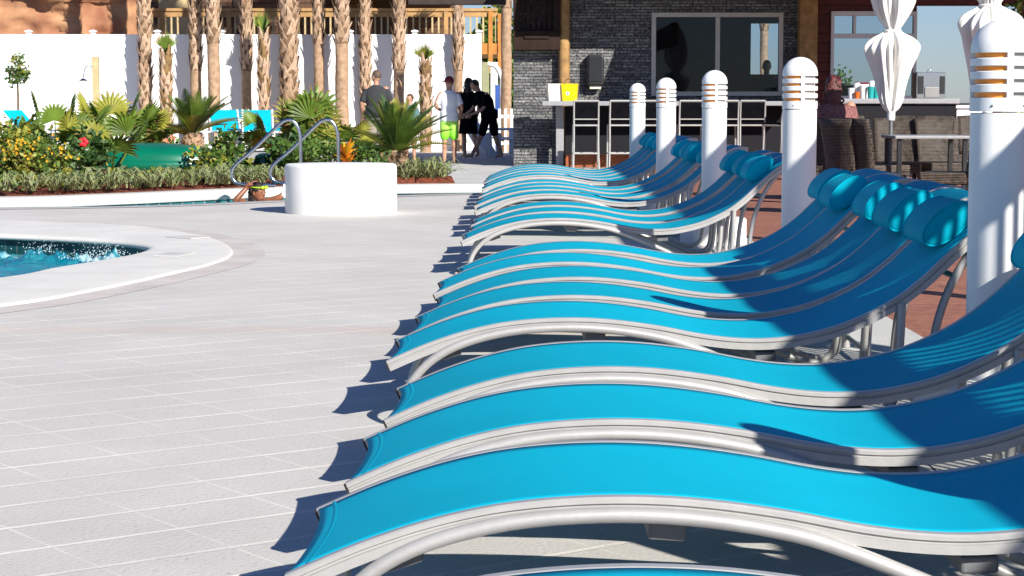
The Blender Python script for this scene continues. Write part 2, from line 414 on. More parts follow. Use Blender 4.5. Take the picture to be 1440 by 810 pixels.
sky = N.new('ShaderNodeTexSky'); sky.sky_type = 'NISHITA'; sky.sun_disc = False
sky.sun_elevation = math.asin(-SV.z); sky.sun_rotation = math.atan2(-SV.x, -SV.y)
sky.air_density = 1.0; sky.dust_density = .2; sky.ozone_density = 2.0
bg = N['Background']; bg.inputs['Strength'].default_value = .05
tint = N.new('ShaderNodeMixRGB'); tint.blend_type = 'MULTIPLY'; tint.inputs[0].default_value = 1; tint.inputs[2].default_value = (.76,.92,1.34,1)
L.new(sky.outputs[0], tint.inputs[1]); L.new(tint.outputs[0], bg.inputs['Color'])
scene.cycles.diffuse_bounces = 2; scene.cycles.max_bounces = 8
vs = scene.view_settings; vs.view_transform = 'Standard'; vs.look = 'None'; vs.exposure = .62; vs.gamma = 1; vs.use_curve_mapping = False

# ------------------------------------------------------------------ ground, deck, pools
def sheet(name, loops, z, m, skirt=0):
    bm = bmesh.new(); es = []
    for lp in loops:
        vsx = [bm.verts.new((x, y, z)) for x, y in lp]
        es += [bm.edges.new((vsx[i], vsx[(i+1) % len(vsx)])) for i in range(len(vsx))]
    bmesh.ops.triangle_fill(bm, use_beauty=True, use_dissolve=False, edges=es, normal=(0,0,1))
    for f in bm.faces:
        if f.normal.z < 0: f.normal_flip()
    if skirt:
        ex = bmesh.ops.extrude_edge_only(bm, edges=[e for e in bm.edges if len(e.link_faces) == 1])
        for v in ex['geom']:
            if isinstance(v, bmesh.types.BMVert): v.co.z -= skirt
        bmesh.ops.recalc_face_normals(bm, faces=bm.faces)
        if max(bm.faces, key=lambda f: f.calc_area()).normal.z < 0: bmesh.ops.reverse_faces(bm, faces=bm.faces)
    me = bpy.data.meshes.new(name); bm.to_mesh(me); bm.free(); me.materials.append(m)
    o = bpy.data.objects.new(name, me); col.objects.link(o); return struct(o)
def smooth2(pts, sub=5):
    return [(p.x, p.y) for p in smooth_path([(x, y, 0) for x, y in pts], sub)]

spa_out = smooth2([(-8,19.6),(-6,19.3),(-4.9,19.0),(-4.1,18.55),(-3.32,17.9),(-2.53,16.5),(-2.13,15.1),(-2.05,14.0),(-2.24,12.8),(-2.5,11.67),(-2.79,10.85),(-3.6,9.6),(-5,8.8),(-8,8.6)])
spa_in = smooth2([(-8,18.2),(-6,17.6),(-4.9,17.1),(-4.35,16.85),(-3.66,16.45),(-3.1,15.95),(-2.80,15.4),(-2.76,14.75),(-2.89,14.05),(-3.08,13.35),(-3.24,12.6),(-4.0,11.2),(-5.2,10.3),(-8,10)])
# waterway beyond, near and far banks (left to right)
near = smooth2([(-9,20.8),(-5.5,21.4),(-4.42,21.7),(-3.7,22.1),(-3.0,22.8),(-2.3,23.5),(-1.5,24.3),(-.6,24.9),(.5,25.3),(2,25.5)])
far = smooth2([(-9,21.7),(-5.73,22.3),(-4.6,23.1),(-3.7,24.2),(-2.95,25.1),(-2.2,25.7),(-1.2,26.1),(0,26.3),(1,26.4),(2,26.4)])
far_b = smooth2([(-9,22.4),(-6.0,22.95),(-4.95,23.7),(-4.05,24.75),(-3.2,25.7),(-2.35,26.3),(-1.25,26.72),(0,26.92),(1,27.02),(2,27.02)])
spa_hole = [(a[0]+(b[0]-a[0])*.12, a[1]+(b[1]-a[1])*.12) for a, b in zip(spa_in, spa_out)]
way_hole = [(x, y+.03 if 0 else y) for x, y in near] + [(a[0]+(b[0]-a[0])*.3, a[1]+(b[1]-a[1])*.3) for a, b in zip(far, far_b)][::-1]
X0, X1, Y0, Y1 = -30, 30, -8, 75
deck_rect = [(X0,Y0),(X1,Y0),(X1,Y1),(X0,Y1)]
sheet('pool_deck', [deck_rect, spa_hole, way_hole], 0, M['paver'])
sheet('ground', [[(-1500,-1500),(1500,-1500),(1500,2500),(-1500,2500)], deck_rect], -.01, M['sand'])
# plain concrete beyond the waterway
sheet('concrete_path', [[(x, y-.1) for x, y in far_b] + [(2,27.3),(2,75),(-30,75),(-30,22.2),(-9,22.2)]], .004, M['concrete'])
sheet('concrete_strip', [[(1.28,2),(1.95,2),(1.95,25.3),(1.28,25.3)]], .004, M['concrete'])
sheet('restaurant_deck', [[(1.95,2),(14,2),(14,35.95),(2.03,35.95),(2.03,27),(2.03,25.3),(1.95,25.3)]], .004, M['deckbrick'])
# pink border around the spa coping
def offset(lp, d):
    out = []
    for i, (x, y) in enumerate(lp):
        a = Vector(lp[max(i-1,0)]); b = Vector(lp[min(i+1,len(lp)-1)])
        t = (b-a).normalized(); out.append((x - t.y*d, y + t.x*d))
    return out
border = spa_out + offset(spa_out, .24)[::-1]
sheet('paver_border', [border], .002, M['pinkpave'])
def ring(name, inn, out, prof, m):
    mb = MB(); k = len(prof); n = len(inn); V = []
    for a, b in zip(inn, out):
        a = Vector(a); b = Vector(b); d = (b-a).normalized(); Wd = (b-a).length
        for (q, t, z) in prof:
            p = a + d*(q + t*Wd); V.append((p.x, p.y, z))
    fs = [(i*k+j, (i+1)*k+j, (i+1)*k+j+1, i*k+j+1) for i in range(n-1) for j in range(k-1)]
    mb.add(V, fs, 0, True); return struct(mb.build(name, m, weld=True))
ring('spa_coping', spa_in, spa_out, [(.02,0,-.035),(-.02,0,-.03),(-.032,0,-.015),(-.022,0,.004),(.02,0,.013),(.06,0,.0165),(.14,0,.0172),(0,.5,.018),(-.05,1,.0168),(-.016,1,.015),(-.005,1,.012),(0,1,.008),(0,1,.0)], M['coping'])
ring('spa_wall', spa_in, spa_out, [(.03,0,-1.1),(.03,0,-.03)], brick_like('dark_spa_tile', (.008,.05,.055), (.015,.08,.085), (.10,.12,.12), .16, .16, .006, noise_amt=.3, bump=.2, rough=.25))
ring('far_coping', far, far_b, [(.0,0,-.05),(-.02,0,-.02),(-.02,0,.03),(.02,0,.055),(0,.5,.058),(-.04,1,.055),(0,1,.03),(0,1,-.02)], M['coping'])
ring('far_pool_wall', far, far_b, [(.03,0,-1.0),(.03,0,-.04)], M['pooltile'])
ring('near_coping', near, offset(near, -.35), [(.03,0,-.10),(0,0,-.02),(.02,0,.006),(0,1,.006)], M['coping'])
ring('near_pool_wall', near, offset(near, -.35), [(.05,0,-1.0),(.05,0,-.05)], M['pooltile'])
# the spa's churned surface: a real wavy mesh
def spa_water():
    mb = MB(); xs = [-8+.1*i for i in range(26)] + [-5.4+.017*i for i in range(178)]; ys = [9.8+.06*j for j in range(78)] + [14.48+.02*j for j in range(147)] + [17.42+.1*j for j in range(11)]
    nx, ny = len(xs)-1, len(ys)-1
    V = []
    for y in ys:
        for x in xs:
            p = Vector((x*1.6, y*1.2, .3))
            h = noise.fractal(p, .9, 2.1, 5)*.05 + max(0, noise.noise(Vector((x*.9, y*.55, 4))))*.13*max(0, 1-abs(y-15.2)/2.6)
            for (cx, cy, hh, rr) in ((-4.3,15.9,.15,.30),(-3.72,15.75,.11,.16),(-3.56,15.7,.06,.08),(-3.16,15.3,.14,.12),(-3.03,15.2,.11,.10),(-3.3,15.1,.09,.13),(-3.3,14.9,.07,.3),(-4.9,16.2,.13,.3)):
                g_ = math.exp(-((x-cx)**2+(y-cy)**2)/rr**2); h += hh*g_*(.62+.75*noise.fractal(Vector((x*8,y*8,1)), .6, 2.3, 5))
            V.append((x, y, -.15 + h*1.15))
    fs = [(j*(nx+1)+i, j*(nx+1)+i+1, (j+1)*(nx+1)+i+1, (j+1)*(nx+1)+i) for j in range(ny) for i in range(nx)]
    mb.add(V, fs, 0, True)
    def inside(x, y):
        c = False; P = spa_hole + [(-9,10),(-9,18)]
        for i in range(len(P)):
            (x1,y1),(x2,y2) = P[i], P[i-1]
            if (y1 > y) != (y2 > y) and x < (x2-x1)*(y-y1)/(y2-y1)+x1: c = not c
        return c
    keep = [k for k, f in enumerate(mb.f) if any(inside(V[i][0], V[i][1]) for i in f)]
    mb.f = [mb.f[k] for k in keep]; mb.m = [0]*len(keep); mb.sm = [True]*len(keep)
    for k, f in enumerate(mb.f):
        c_ = V[f[0]]
        if c_[2] > -.035 + .06*noise.fractal(Vector((c_[0]*9, c_[1]*9, 2)), .7, 2.3, 5) and noise.fractal(Vector((c_[0]*30, c_[1]*22, 7)), .6, 2, 3) > -.08: mb.m[k] = 1
    struct(mb.build('spa_water', [M['spa'], M['foam']]))
    s = MB(); rnd = random.Random(3)
    for cx, cy, hh, nn in ((-3.12,15.27,.16,260),(-3.3,15.05,.08,90),(-4.3,15.9,.10,70),(-3.72,15.75,.12,110),(-4.9,16.2,.08,30)):
        for _ in range(nn):
            a = rnd.gauss(0,1); b = rnd.gauss(0,1); z = abs(rnd.gauss(0,.5))*hh
            r = rnd.uniform(.001,.0034)*(1.5 if z < .05 else 1)
            s.ball((cx+a*.085, cy+b*.07, -.06+z), (r, r, r*rnd.uniform(.8,1.8)), 5, 4)
    tag(s.build('water_splash', M['foam']), 'white splash and drops thrown up by the bubbling spa water', 'splash', kind='stuff')
spa_water()
sheet('pool_water', [[(x, y-.02) for x, y in near] + [(a[0], a[1]+.1) for a in far][::-1]], -.12, M['pool'])
# flush lids let into the spa coping
for (x, y, a, lab) in ((-2.66,16.3,-40,'grey rectangular lid set flush in spa coping at its far corner'),(-2.45,14.4,80,'thin pale slot cover set in spa coping nearest the deck'),):
    t = MB(); t.bbox((-.16,-.10,0),(.16,.10,.008),.003)
    o = t.build('skimmer_lid', M['concrete'], loc=(x,y,.0185)); o.rotation_euler = (0,0,R(a)); tag(o, lab, 'lid')

# ------------------------------------------------------------------ wave loungers
PROF = [(0,.222),(.14,.282),(.28,.328),(.42,.357),(.585,.370),(.75,.366),(.92,.345),(1.08,.315),(1.2,.301),(1.31,.300),(1.42,.313),(1.56,.35),(1.71,.42),(1.82,.50),(1.93,.605),(2.03,.69),(2.11,.738),(2.18,.757),(2.25,.752)]
PATH = smooth_path([(u, 0, z) for u, z in PROF], 5)
def prof_at(u):
    for a, b in zip(PATH, PATH[1:]):
        if a.x <= u <= b.x:
            t = (u-a.x)/(b.x-a.x); d = (b-a).normalized()
            return a.lerp(b, t), d, Vector((-d.z, 0, d.x))
    a, b = PATH[-2], PATH[-1]; d = (b-a).normalized(); return b.copy(), d, Vector((-d.z,0,d.x))
WID = .64
def make_lounger():
    root = thing('wave_lounger', 'x', 'sun lounger')
    fr = []
    for i, p in enumerate(PATH):
        d = (PATH[min(i+1,len(PATH)-1)] - PATH[max(i-1,0)]).normalized(); fr.append((p, Vector((-d.z,0,d.x))))
    for side in (0, 1):
        cs = [(.000,-.038),(.000,-.020),(.006,-.018),(.006,-.014),(.000,-.012),(.000,-.004),(.004,0),(.026,0),(.030,-.004),(.030,-.038)]
        mb = MB(); V = []; k = len(cs)
        for p, n in fr:
            for (v, h) in cs:
                V.append(p + n*h + Vector((0, v if side == 0 else WID - v, 0)))
        fs = [(i*k+j, i*k+(j+1)%k, (i+1)*k+(j+1)%k, (i+1)*k+j) for i in range(len(fr)-1) for j in range(k)]
        if side: fs = [f[::-1] for f in fs]
        e = len(fr)-1
        fs += [tuple(range(k))[::-1], tuple(e*k+j for j in range(k))]
        mb.add(V, fs, 0, False)
        o = mb.build('side_rail', M['alu'], root)
        cap = MB(); p, n = fr[0]; d = Vector((n.z,0,-n.x))
        y0 = .003 if side == 0 else WID-.027
        q = [p + n*h + Vector((0,y,0)) - d*t for t in (.0,.006) for h in (-.036,-.003) for y in (y0, y0+.024)]
        cap.add(q, [(4,5,7,6),(0,1,5,4),(2,6,7,3),(0,4,6,2),(1,3,7,5)])
        cap.build('end_cap', M['rubber'], o)
        t = MB(); v = -.010 if side == 0 else WID+.010
        pts = [(.05,.012),(.055,.07),(.09,.155),(.165,.232),(.27,.286),(.42,.324),(.585,.338),(.75,.333),(.92,.308),(1.05,.270),(1.27,.180),(1.5,.075),(1.60,.036),(1.67,.03),(1.725,.065),(1.745,.14),(1.755,.28),(1.76,.42)]
        t.tube(smooth_path([(u, v, z) for u, z in pts], 4), .0148, 10)
        t.build('arched_leg', M['alu'], root)
        t = MB(); v = .03 if side == 0 else WID-.03
        pts = [(2.09,.70),(2.05,.655),(1.98,.565),(1.925,.46),(1.885,.33),(1.865,.18),(1.86,.012)]
        t.tube(smooth_path([(u, v, z) for u, z in pts], 4), .0145, 10)
        t.tube([(1.86,v,0),(1.86,v,.02)], .018, 10)
        t.build('rear_leg', M['alu'], root)
    # sling: thin closed sheet, concave at both ends
    mb = MB(); nu, nv = 110, 12; V = []
    for lay, h in ((0, .0045), (1, .0)):
        for i in range(nu+1):
            for j in range(nv+1):
                t = j/nv; s = 4*t*(1-t)
                u = (.004 + .022*s) + (2.245 - .03*s - .004 - .022*s)*i/nu
                p, d, n = prof_at(u)
                ph = (-.006 + h - .006*s*math.sin(PI*min(1, max(0, u/2.1))))
                V.append(p + n*ph + Vector((0, .022 + (WID-.044)*t, 0)))
    W1 = nv+1; H = (nu+1)*W1
    fs = []
    for i in range(nu):
        for j in range(nv):
            a = i*W1+j
            fs.append((a, a+W1, a+W1+1, a+1)); fs.append((H+a, H+a+1, H+a+W1+1, H+a+W1))
    for i in range(nu):
        a = i*W1; b = a+nv
        fs += [(a, H+a, H+a+W1, a+W1), (b, b+W1, H+b+W1, H+b)]
    for j in range(nv):
        a = j; b = nu*W1+j
        fs += [(a, a+1, H+a+1, H+a), (b, H+b, H+b+1, b+1)]
    mb.add(V, fs, 0, True)
    sl = mb.build('sling', M['sling'], root)
    # hem seam: a narrow raised welt near the foot end
    hm = MB(); V = []
    for j in range(nv+1):
        t = j/nv; s = 4*t*(1-t)
        for du, hh in ((.030,.0005),(.034,.0022),(.038,.0005)):
            p, d, n = prof_at(.004+.022*s+du)
            V.append(p + n*(-.0015+hh-.006*s*math.sin(PI*max(0,(.02+du)/2.1))) + Vector((0,.024+(WID-.048)*t,0)))
    hm.add(V, [(i*3+j, (i+1)*3+j, (i+1)*3+j+1, i*3+j+1) for i in range(nv) for j in range(2)], 0, True)
    hm.build('hem', M['sling'], sl)
    for u0, z0, sz in ((.20,.225,.03),(.72,.300,.04),(1.30,.235,.035),):
        b = MB(); p, d, n = prof_at(u0)
        c = p - n*(.048 + sz/2)
        Mx = Matrix.Translation(c) @ Matrix(((d.x,0,n.x),(0,1,0),(d.z,0,n.z))).to_4x4()
        b.bbox((-.036,.034,-sz/2),(.036,WID-.034,sz/2),.006, M=Mx)
        b.build('cross_bar', M['alu_dark'], root)
    for q in ((1.86,.05),(1.95,.51)):
        b = MB(); b.tube([(q[0],.03,q[1]),(q[0],WID-.03,q[1])], .011, 8); b.build('stretcher', M['alu'], root)
    # head pillow: elliptical bolster with piped ends
    u = 1.975; p, d, n = prof_at(u)
    pl = MB(); V = []; K = 28; st = [(.128,.0),(.130,.5),(.133,.88),(.139,.98),(.150,1.0),(.18,1.015),(.31,1.03),(.44,1.015),(.468,1.0),(.481,.98),(.487,.88),(.489,.5),(.490,.0)]
    c = p + n*.053
    for (v, s) in st:
        for j in range(K):
            a = 2*PI*j/K
            V.append(c + d*(.103*s*math.cos(a)) + n*(.052*s*math.sin(a)*(1+.05*math.sin(9*v+2*a))) + Vector((0,v,0)))
    pl.add(V, [(i*K+j, (i+1)*K+j, (i+1)*K+(j+1)%K, i*K+(j+1)%K) for i in range(len(st)-1) for j in range(K)], 0, True)
    po = pl.build('pillow', M['pillow'], root)
    for v in (.139, .481):
        pp = MB()
        ring_ = [c + d*(.1025*math.cos(2*PI*j/K)) + n*(.0515*math.sin(2*PI*j/K)) + Vector((0,v,0)) for j in range(K+1)]
        pp.tube(ring_, .0042, 6, cap=False)
        pp.build('piping', M['pillow'], po)
    return root
LG = 'wave loungers in a row beside the pool deck'
lounger_spec = [  # X of the foot tip, near side Y, label
 (-.43, 2.47, 'turquoise wave lounger closest to the viewer, just its crest showing at the bottom edge'),
 (-.424, 3.64, 'turquoise wave lounger next to the closest one, foot end touching the bottom edge'),
 (-.386, 4.55, 'turquoise wave lounger with a round bollard shadow on its silver near rail'),
 (-.356, 5.48, 'turquoise wave lounger directly in front of the biggest white bollard'),
 (-.431, 6.76, 'turquoise wave lounger just behind the biggest white bollard, pillow touching it'),
 (-.395, 7.57, 'turquoise wave lounger second behind the biggest white bollard, striped light on pillow'),
 (-.35, 8.39, 'turquoise wave lounger third behind the biggest white bollard, in the middle of five'),
 (-.365, 9.20, 'turquoise wave lounger fourth behind the biggest white bollard, sunlit pillow second from end'),
 (-.291, 10.02, 'turquoise wave lounger in front of the second biggest bollard, last of five'),
 (-.33, 12.80, 'turquoise wave lounger behind the open gap, its rear legs fully in view'),
 (-.31, 13.65, 'turquoise wave lounger second behind the open gap, back in shade'),
 (-.30, 14.50, 'turquoise wave lounger just in front of the middle bollard'),
 (-.31, 16.40, 'turquoise wave lounger just behind the middle bollard of the five'),
 (-.33, 17.25, 'turquoise wave lounger second behind the middle bollard, lit pillow between bollards'),
 (-.30, 18.10, 'turquoise wave lounger third behind the middle bollard'),
 (-.32, 18.95, 'turquoise wave lounger just in front of the second smallest bollard'),
 (-.31, 20.75, 'turquoise wave lounger just behind the second smallest bollard'),
 (-.30, 21.6, 'turquoise wave lounger second behind the second smallest bollard'),
 (-.32, 22.45, 'turquoise wave lounger third behind the second smallest bollard'),
 (-.31, 23.3, 'turquoise wave lounger next to last before the smallest bollard and bar'),
 (-.30, 24.1, 'turquoise wave lounger closest to the smallest bollard, farthest of the row'),
]
proto = make_lounger()
rl = random.Random(11)
for i, (x, y, lab) in enumerate(lounger_spec):
    o = proto if i == 0 else copy_tree(proto)
    o.location = (x, y, .006); o.rotation_euler = (0, 0, R(rl.uniform(-1.1,1.1)) if i > 3 else R(rl.uniform(-.3,.3)))
    tag(o, lab, 'sun lounger', LG)

# ------------------------------------------------------------------ bollards
def make_bollard():
    root = thing('bollard_light', 'x', 'bollard light')
    r = .098
    b = MB(); b.lathe([(r,.20),(r,1.068),(r-.004,1.070)], 40); b.build('post', M['white'], root)
    h = MB(); h.lathe([(r-.005,1.074),(r+.003,1.074),(r+.003,1.118),(r-.012,1.118)], 40); h.build('collar', M['white'], root); h = MB()
    zz = 1.118
    dome = [(r-.012,1.262),(r+.003,1.262)] + [(( r+.003)*math.cos(a), 1.272+.098*math.sin(a)) for a in [PI/2*k/9 for k in range(10)]]
    h.lathe(dome, 40); h.build('dome_cap', M['white'], root)
    for k in range(3):
        l = MB(); z = 1.136 + .042*k
        l.lathe([(r-.034,z+.014),(r+.001,z-.001),(r+.003,z+.001),(r+.003,z+.023),(r+.001,z+.025),(r-.034,z+.028)], 44)
        l.build('louver', M['white'], root)
    for a in (-88, 30, 152):
        v = MB(); Mx = Matrix.Rotation(R(a),4,'Z')
        v.box((r-.03,-.010,1.117),(r+.0015,.010,1.263), M=Mx)
        v.build('rib', M['white'], root)
    for a0, a1, nm, mm in ((152,272,'lens',M['orange']),(-88,30,'shaded_lens',M['alu']),(30,152,'lens',M['orange'])):  # grey sector paints in the louvers' shade on that side of the lens
        n = MB(); V = []; K = 14; rr = r-.013 if nm == 'lens' else r-.016
        for z in (1.1165,1.2635):
            V += [(rr*math.cos(R(a0+(a1-a0)*k/K)), rr*math.sin(R(a0+(a1-a0)*k/K)), z) for k in range(K+1)]
        n.add(V, [(k,k+1,K+2+k,K+1+k) for k in range(K)], 0, True); n.build(nm, mm, root)
    p = MB(); p.lathe([(.262,0),(.262,.19),(.250,.205),(r+.012,.207)], 44); p.build('plinth', M['white_stucco'], root)
    for a in (-120,-60,10,120):
        s = MB()
        c = Vector(((r+.003)*math.cos(R(a)), (r+.003)*math.sin(R(a)), 1.092)); s.ball(c, .004, 8, 6)
        s.build('screw', M['alu_dark'], root)
    return root
bp_ = make_bollard()
for i, (x, y, lab) in enumerate([(1.583,6.47,'biggest white bollard light with striped shade on its side'),(1.655,11.5,'second biggest white bollard light beside the gap in the loungers'),
        (1.60,15.8,'middle white bollard light of the row, in front of the bar window'),(1.55,20.1,'second smallest white bollard light, in front of the bar stools'),(1.57,25.0,'smallest white bollard light, closest to the bar counter'),
        ]):
    o = bp_ if i == 0 else copy_tree(bp_)
    o.location = (x, y, .006); tag(o, lab, 'bollard light', 'white bollard lights along the lounger row')
o = copy_tree(bp_); o.location = (1.56, 3.21, .006); tag(o, 'white bollard light outside the picture whose shadow crosses a lounger rail', 'bollard light', 'white bollard lights along the lounger row')

# ------------------------------------------------------------------ off-frame pergola beams and picket railing (cast the shade seen on the loungers)
pg = thing('timber_pergola', 'dark timber beams on posts over the restaurant deck edge', 'pergola')
b = MB(); b.bbox((3.74,5.3,2.5),(3.84,8.8,3.02),.01); b.build('beam', M['darkwood'], pg); b = MB(); b.bbox((3.74,9.95,2.5),(3.84,25.6,3.02),.01); b.build('beam', M['darkwood'], pg)
for y in (5.5, 9.38, 13.6): 
    b = MB(); b.bbox((3.86,y-.07,.005),(4.0,y+.07,3.3),.01); b.build('post', M['wood'], pg)
pr = thing('picket_railing', 'white picket railing on a raised landing beside the loungers', 'railing')
b = MB(); b.bbox((2.70,.6,2.00),(2.76,7.1,2.16),.008); b.build('top_rail', M['white'], pr)
b = MB(); b.bbox((2.715,.6,1.62),(2.745,7.1,1.66),.005); b.build('mid_rail', M['white'], pr)
b = MB(); b.bbox((2.70,.6,1.14),(2.76,7.1,1.22),.005); b.build('bottom_rail', M['white'], pr)
y = .68; pk = None
while y < 7.05:
    if pk is None:
        b = MB(); b.box((2.726,0,1.225),(2.736,.034,1.995)); pk = b.build('picket', M['white'], pr)
    else:
        q = pk.copy(); col.objects.link(q); q.parent = pr
        q.location.y = y - .68
    y += .078
pk.location.y = 0
for q in pr.children:
    if q.name.startswith('picket'): q.location.y += .68
b = MB(); b.bbox((2.66,.5,.9),(4.4,7.2,1.08),.01); b.build('landing', M['darkwood'], pr)
for y in (.7, 3.6, 6.9):
    b = MB(); b.bbox((2.8,y-.05,.005),(2.9,y+.05,.9),.008); b.build('post', M['white'], pr)

# ------------------------------------------------------------------ white drum, handrails
dr = thing('white_drum', 'low round white stucco drum standing on the pool deck', 'drum', (-1.76,20.5,0))
b = MB(); b.lathe([(.575,0),(.575,.47),(.568,.49),(.55,.502),(.3,.505),(0,.505)], 64); b.build('body', M['white_stucco'], dr)
b = MB(); b.bbox((-.60,-.09,.16),(-.555,-.02,.30),.006, M=Matrix.Rotation(R(12),4,'Z')); b.bbox((-.615,-.07,.18),(-.59,-.04,.24),.004, M=Matrix.Rotation(R(12),4,'Z')); b.build('outlet_cover', M['white'], dr)
rail_spec = [(-2.44,23.05,'brushed steel pool handrail whose lower bend hangs over the water'),(-2.04,23.45,'brushed steel pool handrail rising just behind the white drum')]
def rail_mesh():
    t = MB(); P = [(0,0,0),(0,0,.5),(-.005,0,.72),(-.03,0,.84),(-.09,0,.915),(-.17,0,.92),(-.26,0,.86),(-.55,0,.58),(-.74,0,.42),(-.80,0,.33),(-.785,0,.24),(-.71,0,.19),(-.55,0,.178),(-.30,0,.172)]
    t.tube(smooth_path(P, 6), .0215, 12)
    return t
hr = None
for i, (x, y, lab) in enumerate(rail_spec):
    if i == 0:
        hr = thing('handrail', lab, 'handrail', (x,y,.005), 0, 'pair of steel pool handrails')
        rail_mesh().build('rail', M['steel'], hr)
        f = MB(); f.lathe([(.05,0),(.05,.008),(.03,.018),(.0225,.02)], 20); f.build('flange', M['steel'], hr)
    else:
        o = copy_tree(hr); o.location = (x,y,.005); tag(o, lab, 'handrail')

# ------------------------------------------------------------------ plants
def fan_leaf(mb, base, tip_dir, L_, fr, rnd, pet=True, mi=0, tip=2, spread=100, droop=1., sidev=None):
    """petiole from base along tip_dir, then a pleated fan"""
    base = Vector(base); d = Vector(tip_dir).normalized()
    side = d.cross(Vector((0,0,1)))
    side = side.normalized() if side.length > .05 else Vector((1,0,0))
    if sidev: side = Vector(sidev)
    nrm = side.cross(d).normalized()
    if pet:
        mid = base + d*(L_*.55) + Vector((0,0,L_*.03)); hub = base + d*L_ + Vector((0,0,-L_*.04))
        mb.tube(smooth_path([base, mid, hub], 3), [.016*max(.5,fr/.5)]*4+[.009]*3, 5, mi=mi)
    else: hub = base
    n = 17
    for k in range(n):
        a = R(-spread + 2*spread*k/(n-1)); l = fr*(1-.25*abs(a)/R(spread))*rnd.uniform(.88,1.05)
        dd = (d*math.cos(a) + side*math.sin(a)).normalized(); ss = dd.cross(nrm).normalized()
        w_ = fr*math.tan(R(spread)/(n-1))*1.05
        dr_ = Vector((0,0,-1))*l
        a0 = hub; m1 = hub + dd*l*.55 + dr_*.03; t1 = hub + dd*l + dr_*rnd.uniform(.10,.28)*droop
        wl = w_*.55
        V = [a0, m1 - ss*wl, m1 + nrm*wl*.7, m1 + ss*wl, t1, hub + dd*l*.8 - ss*wl*.55 + dr_*.1, hub + dd*l*.8 + ss*wl*.55 + dr_*.1]
        tm = tip if rnd.random() < .45 else mi
        mb.add(V, [(0,2,1),(0,3,2)], mi); mb.add(V, [(1,2,5),(2,3,6),(5,2,6)], mi); mb.add(V, [(5,6,4)], tm)
def fan_palm_obj(name, label, loc, n, L_, fr, seed, tilt=(15,75), az=None, group=None, lean=None):
    rnd = random.Random(seed); root = thing(name, label, 'palm plant', loc, 0, group)
    mb = MB()
    for k in range(n):
        a = R(k*137.5 + rnd.uniform(-20,20)) if az is None else R(rnd.uniform(*az)); el = R(90 - rnd.uniform(*tilt))
        d = Vector((math.cos(a)*math.cos(el), math.sin(a)*math.cos(el), math.sin(el)))
        fan_leaf(mb, (math.cos(a)*.04, math.sin(a)*.04, .05), d, L_*rnd.uniform(.75,1.15), fr*rnd.uniform(.85,1.15), rnd, mi=rnd.choice([0,0,1]))
    mb.build('fronds', [M['leaf'], M['leaf_y'], M['leaf_tip']], root)
    t = MB(); t.tube([(0,0,-.05),(0,0,.14)], [.09,.06], 8); t.build('stem', M['stem'], root)
    return root
def cycad_obj(label, loc, sc, seed, n=34):
    rnd = random.Random(seed); root = thing('sago_palm', label, 'sago palm', loc, 0, 'sago palms in the planting bed')
    mb = MB()
    for k in range(n):
        a = R(k*137.5); el = R(rnd.uniform(8, 78)); l = rnd.uniform(.85,1.05)*sc
        mi = rnd.choice([0,1,1,2]) if el < R(45) else rnd.choice([0,0,1,2])
        h = Vector((math.cos(a), math.sin(a), 0)); P = []
        for q in range(9):
            t = q/8
            P.append(Vector((0,0,.30*sc)) + h*(l*t*math.cos(el)*(1)) + Vector((0,0, l*t*math.sin(el) - .22*l*t*t)))
        mb.tube(P, [.012*sc]*5+[.007*sc]*4, 4, mi=mi)
        for q in range(28):
            t = .12 + .88*q/27; i = min(7, int(t*8)); f = t*8-i
            p = P[i].lerp(P[i+1], f); T = (P[i+1]-P[i]).normalized(); S = T.cross(Vector((0,0,1))).normalized(); U = S.cross(T)
            ll = .17*sc*math.sin(PI*min(1, .15+.85*t)**.7)*1.1 + .03*sc
            for sg in (-1,1):
                e = p + S*sg*ll*.8 + T*ll*.55 + U*ll*.28
                w_ = T*.011*sc
                mb.add([p-w_, p+w_, p.lerp(e,.6)+w_*.9, e], [(0,1,2,3)], mi)
    mb.build('fronds', [M['leaf'], M['leaf_y'], M['leaf_d']], root)
    t = MB()
    t.lathe([(.15*sc,0),(.19*sc,.1*sc),(.18*sc,.24*sc),(.09*sc,.34*sc),(0,.35*sc)], 16)
    for k in range(130):
        a = rnd.uniform(0,2*PI); z = rnd.uniform(.02,.32)*sc; r_ = .17*sc
        p = Vector((math.cos(a)*r_, math.sin(a)*r_, z)); o_ = Vector((math.cos(a), math.sin(a), .9))*.06*sc; s_ = Vector((-math.sin(a), math.cos(a),0))*.02*sc
        t.add([p-s_, p+s_, p+o_], [(0,1,2)])
    t.build('trunk', M['trunk_smooth'], root)
    return root
def blades(mb, rnd, n, hmin, hmax, spread, w_, mats=(0,1), cx=0, cy=0, edge=True):
    for k in range(n):
        a = rnd.uniform(0,2*PI); l = rnd.uniform(hmin,hmax); out = rnd.uniform(.25,1)*spread
        b = Vector((cx+rnd.gauss(0,.04), cy+rnd.gauss(0,.04), 0)); h = Vector((math.cos(a), math.sin(a),0)); s = Vector((-math.sin(a), math.cos(a),0))
        P = [b, b+h*out*.45+Vector((0,0,l*.55)), b+h*out*.95+Vector((0,0,l*.74)), b+h*out*1.5+Vector((0,0,l*(.78-.5*out/max(spread,.01))))]
        ws = [w_*.7, w_, w_*.8, w_*.05]
        for lo, hi, mi in (((-1),(-.58),mats[1]),((-.58),(.58),mats[0]),((.58),(1),mats[1])) if edge else ((-1,1,mats[0]),):
            V = []
            for p, ww in zip(P, ws): V += [p+s*ww*lo, p+s*ww*hi]
            mb.add(V, [(0,1,3,2),(2,3,5,4),(4,5,7,6)], mi)
